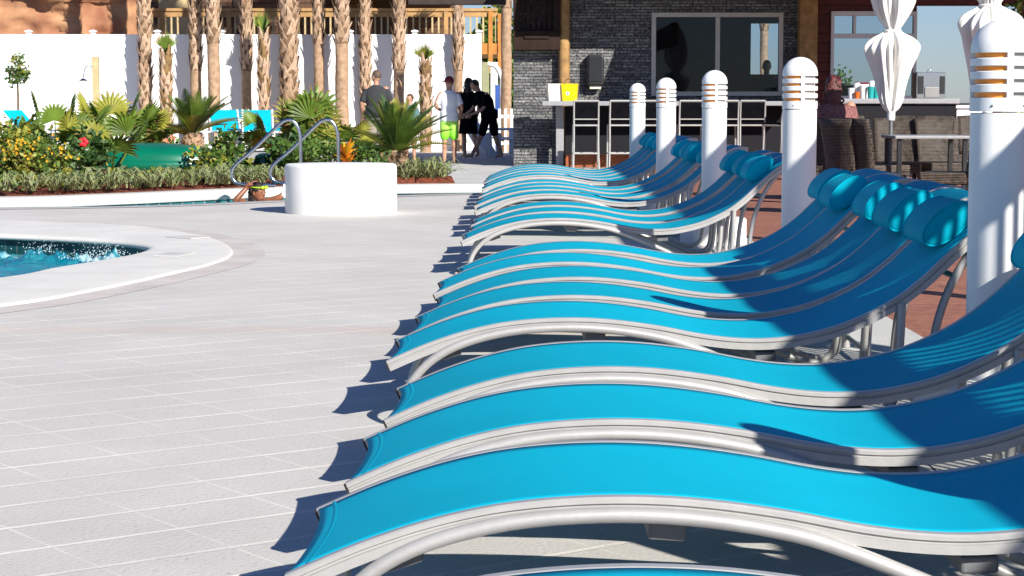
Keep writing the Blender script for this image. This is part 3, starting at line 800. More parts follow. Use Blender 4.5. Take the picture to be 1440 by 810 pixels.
def leaf_cloud(mb, rnd, c, r, n, ls, mats, bottom=-.6, clump=9):
    """leaves gathered in clumps through an ellipsoid"""
    c = Vector(c); cl = []
    for k in range(clump*3):
        v = Vector((rnd.gauss(0,1), rnd.gauss(0,1), rnd.gauss(0,1))).normalized()*rnd.uniform(.35,1)
        if v.z < bottom: v.z = bottom*rnd.random()
        cl.append((Vector((v.x*r[0], v.y*r[1], v.z*r[2])), rnd.choice(mats)))
    for k in range(n):
        q, mi = rnd.choice(cl); q = c + q + Vector((rnd.gauss(0,.16)*r[0], rnd.gauss(0,.16)*r[1], rnd.gauss(0,.16)*r[2]))
        d = Vector((rnd.gauss(0,1), rnd.gauss(0,1), rnd.gauss(0,.7)+.3)).normalized(); s = d.cross(Vector((rnd.gauss(0,1), rnd.gauss(0,1), rnd.gauss(0,1)))).normalized()
        l = ls*rnd.uniform(.6,1.3)
        mb.add([q, q+d*l*.5-s*l*.28, q+d*l, q+d*l*.5+s*l*.28], [(0,1,2,3)], mi if rnd.random() < .8 else rnd.choice(mats))
def shrub(label, loc, r, n, ls, seed, flowers=None, name='shrub', mats=None, leaves=(0,1), fn=60, fs=.045, cat='shrub', group=None):
    rnd = random.Random(seed); root = thing(name, label, cat, loc, 0, group)
    mb = MB(); leaf_cloud(mb, rnd, (0,0,r[2]*.75), r, n, ls, leaves, clump=12)
    mb.build('foliage', mats or [M['leaf_m'], M['leaf_d'], M['leaf_y']], root)
    st = MB()
    for k in range(6):
        a = rnd.uniform(0,2*PI); st.tube([(0,0,-.02),(math.cos(a)*r[0]*.3, math.sin(a)*r[1]*.3, r[2]*.5),(math.cos(a)*r[0]*.6, math.sin(a)*r[1]*.6, r[2])], [.014,.01,.005], 5)
    st.build('stem', M['stem'], root)
    if flowers:
        f = MB()
        for k in range(fn):
            v = Vector((rnd.gauss(0,.5), -abs(rnd.gauss(0,.6)), abs(rnd.gauss(0,.5)))); 
            if v.length > 1.15: v *= 1.1/v.length
            p = Vector((v.x*r[0], v.y*r[1], r[2]*.75+v.z*r[2]))
            for q in range(5):
                a = 2*PI*q/5+rnd.random(); d = Vector((math.cos(a), -.5, math.sin(a)))*fs; s = Vector((-math.sin(a),0,math.cos(a)))*fs*.4
                f.add([p, p+d*.6-s, p+d, p+d*.6+s], [(0,1,2,3)])
        fo_ = f.build('flowers', flowers, root)
        if fn > 30: fo_['kind'] = 'stuff'
    return root

# the bed itself: a mounded mulch surface
def bed():
    fb = [(a[0]+(b[0]-a[0])*.94, a[1]+(b[1]-a[1])*.94) for a, b in zip(far, far_b)]
    fr = [p for p in fb if p[0] < -.72]
    mb = MB(); V = []; K = 16
    for i, (x, y) in enumerate(fr):
        back = 31.5 if x < -2.2 else 28.3
        bx = x - (.35 if x > -2.2 else 0)
        for j in range(K+1):
            t = j/K; yy = y + (back-y)*t; xx = x+(bx-x)*t
            z = .03 + .10*min(1, t*5)*(1 if t < .95 else .1) + .03*noise.noise(Vector((xx*2.3, yy*2.3, 0)))*min(1, t*8)
            V.append((xx, yy, z))
    mb.add(V, [(i*(K+1)+j, (i+1)*(K+1)+j, (i+1)*(K+1)+j+1, i*(K+1)+j+1) for i in range(len(fr)-1) for j in range(K)], 0, True)
    o = mb.build('mulch_bed', M['mulch']); o['kind'] = 'structure'
bed()
def ground_z(y): return .11
# variegated grass clumps along the bed's front
rnd = random.Random(5)
gv = []
for k in range(4):
    mb = MB(); blades(mb, rnd, 26, .26, .50, .44, .0145); gv.append(mb)
gmesh = []
for k, mb in enumerate(gv):
    o = mb.build('variegated_grass', [M['leaf_m'], M['cream']]); gmesh.append(o)
gx = [8, 42, 78, 105, 132, 160, 186, 214, 243, 272, 300, 318, 572, 590, 607, 623, 598, 578, 334, 352, 371, 389]
gl = ['at the left edge of the photo','second from the left edge','left of the dark hibiscus, under yellow flowers','below the green pipe end','in front of the dark hibiscus','right of the dark hibiscus',
 'below the large fan palm leaves','under the left end of the green shell','under the middle of the green shell','under the right half of the green shell','under the right tip of the green shell','just left of the swimmer',
 'touching the right side of the drum','second right of the white drum','third right of the white drum','at the right tip of the bed','behind the front row, third from the bed tip','behind the front row beside the drum','right behind the raised arm of the swimmer','under the lower bend of the handrail','between the two handrails','just left of the white drum']
def bank(x):
    for a, b in zip(far_b, far_b[1:]):
        if a[0] <= x <= b[0]: return a[1] + (b[1]-a[1])*(x-a[0])/(b[0]-a[0])
    return 27
def place_px(xp, off=.3):
    y = 25.
    for _ in range(6): y = bank(px(xp, y)) + off
    return px(xp, y), y
for k, xp in enumerate(gx):
    x, y = place_px(xp, .30 if k < 16 or k > 17 else .85)
    o = gmesh[k] if k < 4 else gmesh[k % 4].copy()
    if k >= 4: col.objects.link(o)
    s = rnd.uniform(.72,.98); o.location = (x, y, .10); o.scale = (s*1.1, s*1.1, s*(.78 if xp < 500 else .95)); o.rotation_euler = (0,0,rnd.uniform(0,6))
    tag(o, 'cream edged grass clump ' + gl[k], 'grass clump', 'variegated grass clumps along the bed edge')

# low green filler behind the grass
mb = MB(); rnd = random.Random(9)
for k in range(95):
    xp = rnd.choice([rnd.uniform(0,400), rnd.uniform(0,400), rnd.uniform(556,612)]); x, y = place_px(xp, rnd.uniform(.75,1.9) if xp < 401 else rnd.uniform(.7,1.2))
    leaf_cloud(mb, rnd, (x,y,.17), (.26,.26,.10), 70, .075, (0,1,2,3), clump=4)
tag(mb.build('ground_cover', [M['leaf_m'], M['leaf_d'], M['leaf_y'], M['leaf']]), 'low leafy ground cover filling the planting bed', 'ground cover', kind='stuff')

def P(xp, Y): return (px(xp, Y), Y, .12)
FG = 'yellow flowering shrubs in the bed'
shrub('yellow flowered shrub in the far left corner of the bed', P(14,26.2), (.50,.5,.42), 1500, .07, 21, M['yellow_fl'], leaves=(0,2,0), fn=32, fs=.022, group=FG, name='flowering_shrub')
shrub('yellow flowered shrub left of the green pipe end', P(56,25.8), (.48,.5,.36), 1400, .07, 22, M['yellow_fl'], leaves=(0,2,0), fn=45, fs=.022, group=FG, name='flowering_shrub')
shrub('dark glossy hibiscus with one red bloom before the green shell', P(122,26.3), (.36,.36,.36), 1100, .085, 23, None, leaves=(1,1,0), name='hibiscus_shrub')
mb = MB()
for q in range(5):
    a = 2*PI*q/5; mb.ball((math.cos(a)*.035,0,math.sin(a)*.035), (.035,.018,.035), 8, 6)
o = mb.build('flower', M['red_fl'], bpy.data.objects['hibiscus_shrub']); o.location = (.02,-.24,.50)
shrub('bushy green shrub behind the yellow flowers, pale leaves', P(38,28.5), (.52,.5,.42), 1100, .14, 24, None, leaves=(0,0,2))
shrub('small red topped shrub left of the rear sago palm', P(212,30.5), (.30,.3,.42), 700, .10, 25, M['red_fl'], leaves=(0,2), fn=6, fs=.06)
shrub('pink flowered low shrub below the rear sago palm', P(232,29.0), (.30,.3,.28), 500, .09, 26, mat('salmon_petal', (.8,.3,.2), .6, .1), leaves=(0,0), fn=14, fs=.06)
shrub('round green shrub below the sloping handrail', P(322,27.6), (.34,.34,.36), 800, .11, 27, None, leaves=(0,1,2))
shrub('low shrub between green shell and handrail', P(296,27.2), (.26,.26,.28), 600, .08, 28, None, leaves=(0,2))
shrub('leafy green shrub behind the drum, left of the orange croton', P(412,27.6), (.38,.36,.38), 800, .12, 29, None, leaves=(0,0,1))
shrub('feathery grey green shrub between croton and front sago palm', P(518,26.9), (.32,.3,.30), 700, .06, 30, None, leaves=(1,0))
shrub('feathery dark shrub just behind the drum top', P(450,27.0), (.36,.3,.32), 800, .06, 31, None, leaves=(1,0,0))
# croton
cr = thing('croton', 'bright orange croton behind the white drum', 'plant', P(488,26.6))
mb = MB(); rnd = random.Random(4)
for k in range(42):
    a = rnd.uniform(0,2*PI); el = R(rnd.uniform(25,85)); d = Vector((math.cos(a)*math.cos(el), math.sin(a)*math.cos(el), math.sin(el))); s = d.cross(Vector((0,0,1))).normalized()
    b0 = Vector((0,0,rnd.uniform(.12,.34))); l = rnd.uniform(.16,.30)
    mb.add([b0, b0+d*l*.5-s*l*.17, b0+d*l+Vector((0,0,-.03)), b0+d*l*.5+s*l*.17], [(0,1,2,3)], rnd.choice([0,0,1]))
mb.build('leaves', [M['croton'], M['yellow_fl']], cr)
mb = MB(); mb.tube([(0,0,-.03),(.01,0,.38)], .014, 6); mb.build('stem', M['stem'], cr)
# sago palms
cycad_obj('sago palm directly behind the white drum, trunk in view', P(556,27.4), 1.06, 41, 40)
cycad_obj('sago palm standing behind the green shell near the wall', (px(272,31.2), 31.2, .34), .98, 42, 34)
# fan palms in the bed
fan_palm_obj('fan_palm', 'fan palm with big arching leaves before the green shell, left of the rear sago', P(150,29.6), 10, .95, .55, 51, (15,72))
fan_palm_obj('fan_palm', 'fan palm with one tall upright leaf over the green pipe', P(82,28.6), 9, .85, .42, 52, (8,65))
fan_palm_obj('fan_palm', 'fan palm at the left border, dark low spreading leaves', P(-14,26.8), 8, .62, .5, 53, (35,80))
fan_palm_obj('fan_palm', 'fan palm rising behind the middle of the green shell', P(176,29.5), 7, .8, .46, 54, (20,70))
fan_palm_obj('fan_palm', 'small fan palm with three leaves crossing the left end of the green shell', P(158,26.9), 3, .62, .40, 58, (25,50))
fan_palm_obj('fan_palm', 'fan palm with broad pleated leaves behind the two handrails', P(436,30.5), 12, .75, .58, 55, (5,75))
fan_palm_obj('fan_palm', 'fan palm with upright yellow green leaf left of the handrails', P(385,31.0), 8, .72, .42, 56, (5,60))
fan_palm_obj('fan_palm', 'fan palm behind the orange croton, mostly hidden', P(480,31.5), 8, .6, .45, 57, (10,75))
# tall cycad-like single bud at the fan palm left is part of the plant above

# green fibreglass shell and pipe lying in the bed
sh = thing('fibreglass_shell', 'large rounded green fibreglass shell lying among the plants', 'pool slide part', (px(246,27.9), 27.9, .20))
mb = MB(); V = []; nu, nv = 40, 14
for i in range(nu+1):
    t = i/nu; X = -1.28 + 2.02*t; e = math.sqrt(max(0, 1-((t-.46)/.54)**2)) if t > .46 else math.sqrt(max(0, 1-((.46-t)/.46)**2))*.0 + (1-((.46-t)/.46)**3)
    e = max(e, .0)
    for j in range(nv+1):
        a = PI*j/nv
        V.append((X, -.55*e**.8*math.cos(a), .13 + .25*(e**.9)*math.sin(a)**.75))
mb.add(V, [(i*(nv+1)+j, (i+1)*(nv+1)+j, (i+1)*(nv+1)+j+1, i*(nv+1)+j+1) for i in range(nu) for j in range(nv)], 0, True)
mb.build('hull', M['fgreen'], sh)
mb = MB(); V = []
for i in range(nu+1):
    t = i/nu; X = -1.28 + 2.02*t; e = math.sqrt(max(0, 1-((t-.46)/.54)**2)) if t > .46 else (1-((.46-t)/.46)**3)
    e = max(e, 0)
    for (dy, z) in ((-.56,.135),(-.60,.12),(-.57,.0),(-.2,0)): V.append((X, dy*e**.8, z))
mb.add(V, [(i*4+j, (i+1)*4+j, (i+1)*4+j+1, i*4+j+1) for i in range(nu) for j in range(3)], 0, True)
mb.build('rim', M['fgreen'], sh)
pi_ = thing('green_pipe', 'dark green pipe end curving down behind the yellow flowers', 'pipe', (px(66,27.8), 27.8, .12))
mb = MB(); mb.tube(smooth_path([(-.5,.15,.28),(-.1,0,.29),(.08,-.03,.27),(.16,-.05,.18),(.17,-.06,-.05)], 6), .105, 16); mb.build('tube', M['fgreen_d'], pi_)
mb = MB(); mb.lathe([(.10,0),(.125,.02),(.125,.06),(.105,.07)], 20, (.17,-.06,-.02)); mb.build('collar', M['fgreen_d'], pi_)
gb = thing('green_barrel', 'green rounded tank end below the handrails', 'tank', (px(372,27.9), 27.9, .12))
mb = MB(); mb.lathe([(.14,0),(.15,.05),(.15,.2),(.12,.28),(.06,.31),(0,.315)], 24); mb.build('body', M['fgreen_d'], gb)
# low white ledge behind the shell
sp = thing('low_white_ledge', 'low grey walled ledge with white top behind the green shell', 'ledge', (px(350,33), 33, 0))
mb = MB(); mb.box((-1.2,0,0),(1.5,.4,.35)); mb.build('wall', M['stone_top'], sp)
mb = MB(); mb.bbox((-1.25,-.05,.352),(1.55,.45,.43),.015); mb.build('coping', M['white_stucco'], sp)

# ------------------------------------------------------------------ palms by the wall
def palm_trunk_mesh(h, r, boot_from, seed):
    rnd = random.Random(seed); t = MB(); b = MB()
    pr_ = []; z = -.05
    while z < h: 
        pr_.append((r*(1+.10*math.exp(-z*1.5)) * (1.0 + rnd.uniform(-.035,.035)), z)); z += .07
    pr_.append((r*.9, h))
    def wob(rr, z, a): return rr*(1+.05*math.sin(3*a+z*4))
    lo_ = [q for q in pr_ if q[1] <= boot_from+.04]; hi_ = [q for q in pr_ if q[1] >= (lo_[-1][1] if lo_ else -1)-.001]
    if len(lo_) > 1: t.lathe(lo_, 18, fn=wob)
    if len(hi_) > 1: t.lathe(hi_, 18, fn=wob, mi=1)
    z = boot_from; k = 0
    while z < h-.05:
        for q in range(5):
            a = 2*PI*q/5 + (k % 2)*PI/5 + rnd.uniform(-.15,.15); zz = z + rnd.uniform(-.03,.03)
            c, s = math.cos(a), math.sin(a); out = Vector((c,s,0)); sd = Vector((-s,c,0)); ww = r*.62*rnd.uniform(.8,1.15); ln = rnd.uniform(.24,.38); fl = r*rnd.uniform(.2,.5)
            p0 = out*r*.9 + Vector((0,0,zz)); p1 = out*(r+fl*.6) + Vector((0,0,zz+ln*.6)); p2 = out*(r+fl*rnd.uniform(1.0,1.7)) + sd*rnd.uniform(-.03,.03) + Vector((0,0,zz+ln))
            lean = sd*rnd.choice([-1,1])*ww*.35
            V = [p0-sd*ww, p0+sd*ww, p1-sd*ww*.55+lean*.5, p1+out*.02+lean*.5, p1+sd*ww*.55+lean*.5, p2-sd*ww*.28+lean, p2+sd*ww*.28+lean, p2-out*.03+lean]
            b.add(V, [(0,1,3,2),(1,4,3),(2,3,5),(3,6,5),(3,4,6),(5,6,7)], 0 if rnd.random() < .65 else 1)
        z += .15; k += 1
    return t, b
def palm_crown(h, n, seed, L_=.8, fr=.75):
    rnd = random.Random(seed); mb = MB()
    for k in range(n):
        a = R(k*137.5); el = R(rnd.uniform(-20,75)); d = Vector((math.cos(a)*math.cos(el), math.sin(a)*math.cos(el), math.sin(el)))
        fan_leaf(mb, (0,0,h-.05), d, L_*rnd.uniform(.8,1.1), fr, rnd, mi=rnd.choice([0,0,1]))
    return mb
def palm(label, h, r, boot, seed, crown_n=14, name='cabbage_palm', L_=.8, fr=.75, group=None):
    root = thing(name, label, 'palm tree', group=group)
    t, b = palm_trunk_mesh(h, r, boot, seed)
    to = t.build('trunk', [M['trunk_smooth'], M['trunk_dark']], root)
    if b.v: b.build('boots', [M['boot'], M['trunk_smooth']], to)
    palm_crown(h, crown_n, seed, L_, fr).build('crown', [M['leaf'], M['leaf_y'], M['leaf_tip']], root)
    return root
PG = 'tall palms in front of the white wall'; SG = 'young palms in front of the white wall'
YP = 47.42
variants = {'A': palm('x', 8.6, .138, .9, 61), 'B': palm('x', 8.9, .122, 1.9, 62), 'C': palm('x', 8.4, .185, .5, 63), 'D': palm('x', 9.0, .142, 2.55, 64)}
used = set()
for (xp, v, dy, s, lab) in [
    (207,'A',0,.95,'thick palm fully covered in leaf stubs, closest to the shower post'),
    (278,'B',0,1.05,'tall palm right of the rear sago, stubbed above and smooth below'),
    (303,'D',-.5,1.0,'tall palm second right of the rear sago, close to its neighbour'),
    (349,'B',.3,.92,'slim dark palm trunk between the close pair and a young palm'),
    (408,'C',0,1.0,'stoutest palm with big criss-cross leaf stubs above the handrails'),
    (450,'D',.2,.86,'palm right of the stoutest one, smooth pinkish lower trunk'),
    (482,'D',-.3,1.08,'tall smooth trunked palm just left of the grey shirt man'),
    (515,'A',.4,.86,'palm directly behind the man in the grey shirt'),
    (562,'B',0,1.02,'palm between the grey shirt man and the boy'),
    (645,'B',.3,.86,'palm rising behind the man in the red cap')]:
    root = variants[v]
    if v in used: root = copy_tree(root)
    used.add(v)
    root.location = (px(xp, YP+dy), YP+dy, 0); root.scale = (s, s, 1); root.rotation_euler = (0,0,random.uniform(0,6)); tag(root, lab, 'palm tree', PG)
yp = thing('young_palm', 'x', 'palm tree'); 
t, b = palm_trunk_mesh(2.45, .12, .15, 71); to = t.build('trunk', [M['trunk_smooth'], M['trunk_dark']], yp); b.build('boots', [M['boot'], M['leaf_tip']], to)
mb = MB(); rnd = random.Random(72)
for d in ((.1,-.1,1),(-.12,.1,1),(.02,.2,1)): fan_leaf(mb, (0,0,2.4), d, .16, .55, rnd, mi=rnd.choice([0,1]), spread=44, droop=.1, sidev=(math.cos(d[0]*5), math.sin(d[0]*5), 0))
mb.build('crown', [M['leaf'], M['leaf_y'], M['leaf_tip']], yp)
for k, (xp, zs, dy, s, lab) in enumerate([(236,.93,-.6,1,'young palm with one fan leaf, left of the rear sago palm'),(373,1.10,-.6,.95,'young palm with tall fan leaf, left of the stoutest palm'),(599,.84,-.9,1.,'young palm with one fan leaf right behind the boy')]):
    o = yp if k == 0 else copy_tree(yp)
    o.location = (px(xp, YP+dy), YP+dy, 0); o.scale = (s,s,zs); o.rotation_euler = (0,0,k*1.3); tag(o, lab, 'palm tree', SG)

# ------------------------------------------------------------------ white wall, rock, upper deck
YW = 48.0; zt = 2.74; xr = px(674, YW)
wl = thing('white_vinyl_wall', 'tall white vinyl privacy wall behind the palms', 'wall', (0,YW,0))
mb = MB(); mb.box((-16,0,0),(xr-.06,.06,zt)); 
k = 0
mb.build('panel', M['vinyl'], wl)
mb = MB(); mb.bbox((-16,-.008,zt+.002),(xr-.06,.07,zt+.05),.004); mb.build('top_rail', M['vinyl'], wl)
pm = MB(); pm.bbox((-.06,-.012,0),(.06,.08,zt+.10),.003); cm = MB(); cm.bbox((-.085,-.04,zt+.102),(.085,.10,zt+.14),.006); cm.add([(-.07,-.03,zt+.141),(.07,-.03,zt+.141),(.07,.085,zt+.141),(-.07,.085,zt+.141),(0,.03,zt+.165)], [(0,1,4),(1,2,4),(2,3,4),(3,0,4)])
p0 = None
xx = xr
for k in range(11):
    if p0 is None:
        p0 = pm.build('post', M['vinyl'], wl); c0 = cm.build('post_cap', M['vinyl'], p0); p0.location.x = xx; pp0 = p0
    else:
        c = copy_tree(p0, wl); c.location.x = xx
    xx -= 1.54
# rock face
rk = MB(); nx, nz = 70, 34; V = []
for j in range(nz+1):
    for i in range(nx+1):
        x = -17 + 7.35*i/nx; z = 1.5 + 3.6*j/nz
        lay = math.floor(z*2.1 + .35*noise.noise(Vector((x*.5,0,z))))
        d = .35*noise.noise(Vector((x*.35, lay*3.1, .5))) + .16*noise.fractal(Vector((x*1.1, z*2.2, lay)), 1, 2, 5)
        e = max(0, (x+10.3)/.65); V.append((x + .1*noise.noise(Vector((z*3,1,0))), 51.2 - d*1.6 + (e**2)*.8, z))
F_ = [(j*(nx+1)+i, j*(nx+1)+i+1, (j+1)*(nx+1)+i+1, (j+1)*(nx+1)+i) for j in range(nz) for i in range(nx)]
n0 = len(V)
for j in range(nz+1): V.append((V[j*(nx+1)+nx][0]-.3, 54, V[j*(nx+1)+nx][2]))
F_ += [(j*(nx+1)+nx, n0+j, n0+j+1, (j+1)*(nx+1)+nx) for j in range(nz)]
rk.add(V, F_, 0, True); tag(rk.build('rock_face', M['rock']), 'layered red brown artificial rock face above the white wall', 'rock')
# upper timber deck
ud = thing('upper_timber_deck', 'raised timber deck with tan baluster railing behind the wall', 'deck', (0,52,0))
xl, xe = px(190,52), px(700,52)
mb = MB(); mb.bbox((xl,-.02,3.52),(xe,.12,3.60),.01); mb.bbox((xl,.02,3.38),(xe,.08,3.515),.006); mb.build('handrail', M['tanwood'], ud)
mb = MB(); x = xl
while x < xe-.03:
    mb.box((x,.03,2.72),(x+.045,.07,3.378)); x += .165
mb.build('baluster', M['palewood'], ud)
for xp in (232, 325, 415, 520, 628, 690):
    mb = MB(); x = px(xp,52); mb.bbox((x-.055,-.05,2.3 if xp < 690 else 2.0),(x+.055,.07-.05,3.515),.006); mb.build('post', M['tanwood'] if xp < 690 else M['orangewood'], ud)
mb = MB(); mb.box((xl,.05,2.45),(xe,6,2.7)); mb.build('floor', M['tanwood'], ud)
mb = MB(); mb.box((xl,-.01,2.42),(xe,.045,2.70)); mb.build('rim_joist', M['orangewood'], ud)
mb = MB(); mb.bbox((xe,-.05,1.95),(xe+.22,.16,3.45),.01); mb.build('end_panel', M['orangewood'], ud)
mb = MB(); mb.box((xe+.02,.16,3.0),(xe+.08,6,3.45)); mb.build('side_rail', M['orangewood'], ud)
bh = thing('brown_deck_building', 'dark brown clad building behind the upper deck', 'building', (0,56.5,0))
mb = MB(); mb.box((xl-.5,0,0),(px(640,56.5),5,8)); mb.build('wall', M['brownboards'], bh)
for xp, ww in ((250,.9),(345,.55),(470,.7),(545,.6)):
    mb = MB(); x = px(xp,56.5); mb.bbox((x-ww/2,-.06,2.75),(x+ww/2,-.003,4.9),.01); f = mb.build('door', M['darkwood'] if xp != 250 else M['palewood'], bh)
mb = MB(); mb.bbox((px(450,54.5),-2.2,4.03),(px(640,54.5),0,4.25),.02); mb.build('awning', M['darkwood'], bh)
# posts below the deck end
for xp, m_, lab in ((683,M['post_green'],'olive square post under the end of the upper deck'),(695,M['vinyl'],'pale square post under the end of the upper deck')):
    mb = MB(); x = px(xp,50.5); mb.bbox((-.09,-.08,0),(.09,.08,2.18),.008); mb.bbox((-.11,-.1,0),(.11,.1,.12),.006); o = mb.build('support_post', m_, loc=(x,50.5,0)); tag(o, lab, 'post')
mb = MB(); mb.tube(smooth_path([(0,0,0),(0,0,1.5),(-.02,0,1.8),(-.15,0,2.05),(-.35,0,2.12)],5), .06, 10); tag(mb.build('drain_pipe', M['vinyl'], loc=(px(706,49.5),49.5,0)), 'white bent drain pipe beside the pale post', 'pipe')
mb = MB(); mb.bbox((-.02,-.02,.9),(.10,.1,1.6),.01); mb.box((-.03,-.01,0),(-.002,.02,1.62)); mb.box((.102,-.01,0),(.13,.02,1.62)); tag(mb.build('blue_board', mat('blue_board',(.03,.09,.35),.5,.1), loc=(px(698,49.9),49.9,0)), 'narrow blue board on two legs beside the pale post', 'board')
# little white picket fence left of the bar
pf = thing('small_picket_fence', 'short white picket fence between the people and bar', 'fence', (px(690,46.5),46.5,0))
for k in range(7):
    mb = MB(); mb.bbox((-.10+.14*k,0,0),(-.04+.14*k,.03,1.02),.005); mb.build('picket', M['vinyl'], pf)
mb = MB(); mb.box((-.14,.035,.8),(.85,.06,.88)); mb.box((-.14,.035,.18),(.85,.06,.26)); mb.build('rail', M['vinyl'], pf)

# ------------------------------------------------------------------ small things by the wall
tr = thing('standard_tree', 'small round headed tree in an orange pot', 'tree', (px(27,43.5),43.5,.0))
mb = MB(); mb.tube([(0,0,.4),(.01,0,1.2),(0,0,1.65)], [.03,.024,.018], 7)
for a in (0,2,4): mb.tube([(0,0,1.45),(math.cos(a)*.16, math.sin(a)*.16, 1.85)], [.014,.006], 5)
mb.build('trunk', M['stem'], tr)
mb = MB(); rnd = random.Random(81); leaf_cloud(mb, rnd, (0,0,1.75), (.24,.24,.32), 700, .085, (0,0,1,2), bottom=-1, clump=9); mb.build('crown', [M['leaf_m'], M['leaf_d'], M['leaf_y']], tr)
po = thing('flower_pot', 'glazed orange pot with mixed flowers below the small tree', 'pot', (px(30,43.5),43.5,.0))
mb = MB(); mb.lathe([(.22,0),(.30,.25),(.35,.52),(.36,.56),(.33,.56),(.31,.50),(0,.48)], 28); mb.build('pot', M['pot'], po)
mb = MB(); leaf_cloud(mb, rnd, (0,0,.62), (.30,.3,.13), 420, .07, (0,1,2), clump=6); mb.build('foliage', [M['leaf_y'], M['red_fl'], M['leaf_m']], po)
tr.location = (px(28,43.55),43.55,.1)
shw = thing('outdoor_shower', 'tan timber shower post with chrome shower head', 'shower', (px(138,45.5),45.5,0))
mb = MB(); mb.bbox((-.07,-.07,0),(.07,.07,2.2),.008); mb.build('post', M['palewood'], shw)
mb = MB(); mb.tube(smooth_path([(-.06,-.09,1.95),(-.10,-.12,2.0),(-.2,-.16,1.95),(-.25,-.18,1.72)],4), .012, 8); mb.lathe([(.02,.05),(.10,.0),(.10,-.015),(0,-.016)], 16, (-.25,-.18,1.66)); mb.build('shower_head', M['steel'], shw)
mb = MB(); mb.tube([(0,-.075,.9),(0,-.13,.9)], .02, 10); mb.build('tap', M['steel'], shw)
def back_lounger(label, loc, rz):
    ro = thing('sling_chaise', label, 'sun lounger', loc, rz, 'turquoise chaises by the white wall')
    a = MB(); Pth = [(-.95,.38),(-.3,.36),(.35,.36),(.62,.55),(.92,.82)]
    V = []
    for u, z in Pth: V += [(-.28,u,z),(.28,u,z)]
    V += [(p[0],p[1],p[2]-.012) for p in V]
    k = len(Pth)*2
    fs = [(2*i,2*i+2,2*i+3,2*i+1) for i in range(len(Pth)-1)] + [(k+2*i,k+2*i+1,k+2*i+3,k+2*i+2) for i in range(len(Pth)-1)]
    a.add(V, fs, 0, False); a.build('sling', M['sling'], ro)
    f = MB()
    for x in (-.31,.31):
        f.tube([(x,u,z) for u, z in Pth], .022, 8)
    f.build('frame', M['white'], ro)
    for x in (-.31,.31):
        for y in (-.8,.45):
            l = MB(); l.tube([(x,y,0),(x,y,.35)], .02, 8); l.build('leg', M['white'], ro)
    return ro
c1 = back_lounger('turquoise chaise beside the orange pot', (px(66,41),41,.30), R(60))
for (xp, Y, rz, lab) in ((322,42,15,'turquoise chaise between the rear sago palm and a slim palm trunk'),(364,41,8,'turquoise chaise left of the stoutest palm'),(386,42.3,-30,'turquoise chaise behind the left handrail, mostly hidden'),(292,42.5,-40,'turquoise chaise behind the rear sago trunk')):
    o = copy_tree(c1); o.location = (px(xp,Y),Y,.18); o.rotation_euler = (0,0,R(rz)); tag(o, lab, 'sun lounger')
# the terrace these stand on
mb = MB(); mb.bbox((-14,38.5,.0),(-4.3,47.5,.18),.02); struct(mb.build('terrace', M['concrete']))
c1.location.z = .18
# resin loungers stacked in the shade near the bar
def resin(label, loc, rz):
    ro = thing('resin_chair', label, 'chair', loc, rz, 'white resin chairs beside the bar wall')
    s = MB()
    for k in range(6): 
        x = -.27+.095*k; Mx = Matrix.Rotation(R(-32),4,'X')
        s.bbox((x,.25,.12),(x+.075,.28,1.15),.006, M=Mx)
    s.build('backrest', M['bluewhite'], ro)
    s = MB()
    for k in range(6): s.bbox((-.28,-.45+.11*k,.36),(.28,-.36+.11*k,.385),.006)
    s.build('seat', M['bluewhite'], ro)
    for x in (-.33,.29):
        for q in (((x,-.5,0),(x+.04,-.38,.56)),((x,.25,0),(x+.04,.36,.5))):
            s = MB(); s.bbox(q[0],q[1],.01); s.build('leg', M['bluewhite'], ro)
        s = MB(); s.bbox((x-.03,-.55,.565),(x+.07,.35,.59),.008); s.build('armrest', M['bluewhite'], ro)
    return ro
r1 = resin('white slatted resin chair closest to the bar wall', (px(713,42.6),42.6,.005), R(70))
o = copy_tree(r1); o.location = (px(700,44.5),44.5,.005); o.rotation_euler = (0,0,R(110)); tag(o, 'white slatted resin chair behind the two people in black', 'chair')

# ------------------------------------------------------------------ bar building
YB = 36.0
bar = thing('bar_building', 'grey ledgestone poolside bar with big sliding window', 'building', (0,YB,0))
xa, xd = .03, 5.12
wx0, wx1, wz0, wz1 = px(915,YB), px(1098,YB), 1.27, 2.75
mb = MB()
mb.box((xa,0,0),(wx0,.25,3.3)); mb.box((wx1,0,0),(xd,.25,3.3)); mb.box((wx0,0,0),(wx1,.25,wz0)); mb.box((wx0,0,wz1),(wx1,.25,3.3))
mb.box((xa,.25,0),(xa+.22,4.5,3.3)); mb.build('stone_wall', M['ledgestone'], bar)
mb = MB(); mb.box((.25,4.3,0),(4.8,4.5,3.3)); mb.box((4.8,4.3,0),(5.5,4.5,1.72)); mb.box((4.8,4.3,2.74),(5.5,4.5,3.3)); mb.box((5.5,4.3,0),(6.0,4.5,3.3))
mb.box((6.0,4.3,0),(7.3,4.5,1.5)); mb.build('back_wall', M['darkwood'], bar)
mb = MB(); mb.box((.25,.25,.0),(7.3,4.3,.2)); mb.build('inner_floor', M['darkwood'], bar)
wn = MB(); fw = .075
wn.bbox((wx0-.005,-.04,wz0-.005),(wx0+fw,.08,wz1+.005),.006); wn.bbox((wx1-fw,-.04,wz0),(wx1+.005,.08,wz1+.005),.006)
wn.bbox((wx0+fw,-.04,wz1-fw),(wx1-fw,.08,wz1+.005),.006); wn.bbox((wx0+fw,-.04,wz0-.005),(wx1-fw,.08,wz0+fw),.006)
mx_ = px(1007,YB); wn.bbox((mx_-.04,-.035,wz0+fw),(mx_+.04,.08,wz1-fw),.006)
wo = wn.build('window', mat('window_frame',(.5,.48,.43),.5,.06), bar)
mb = MB(); mb.box((wx0+fw,.02,wz0+fw),(mx_-.04,.03,wz1-fw)); mb.build('pane', M['glass'], wo)
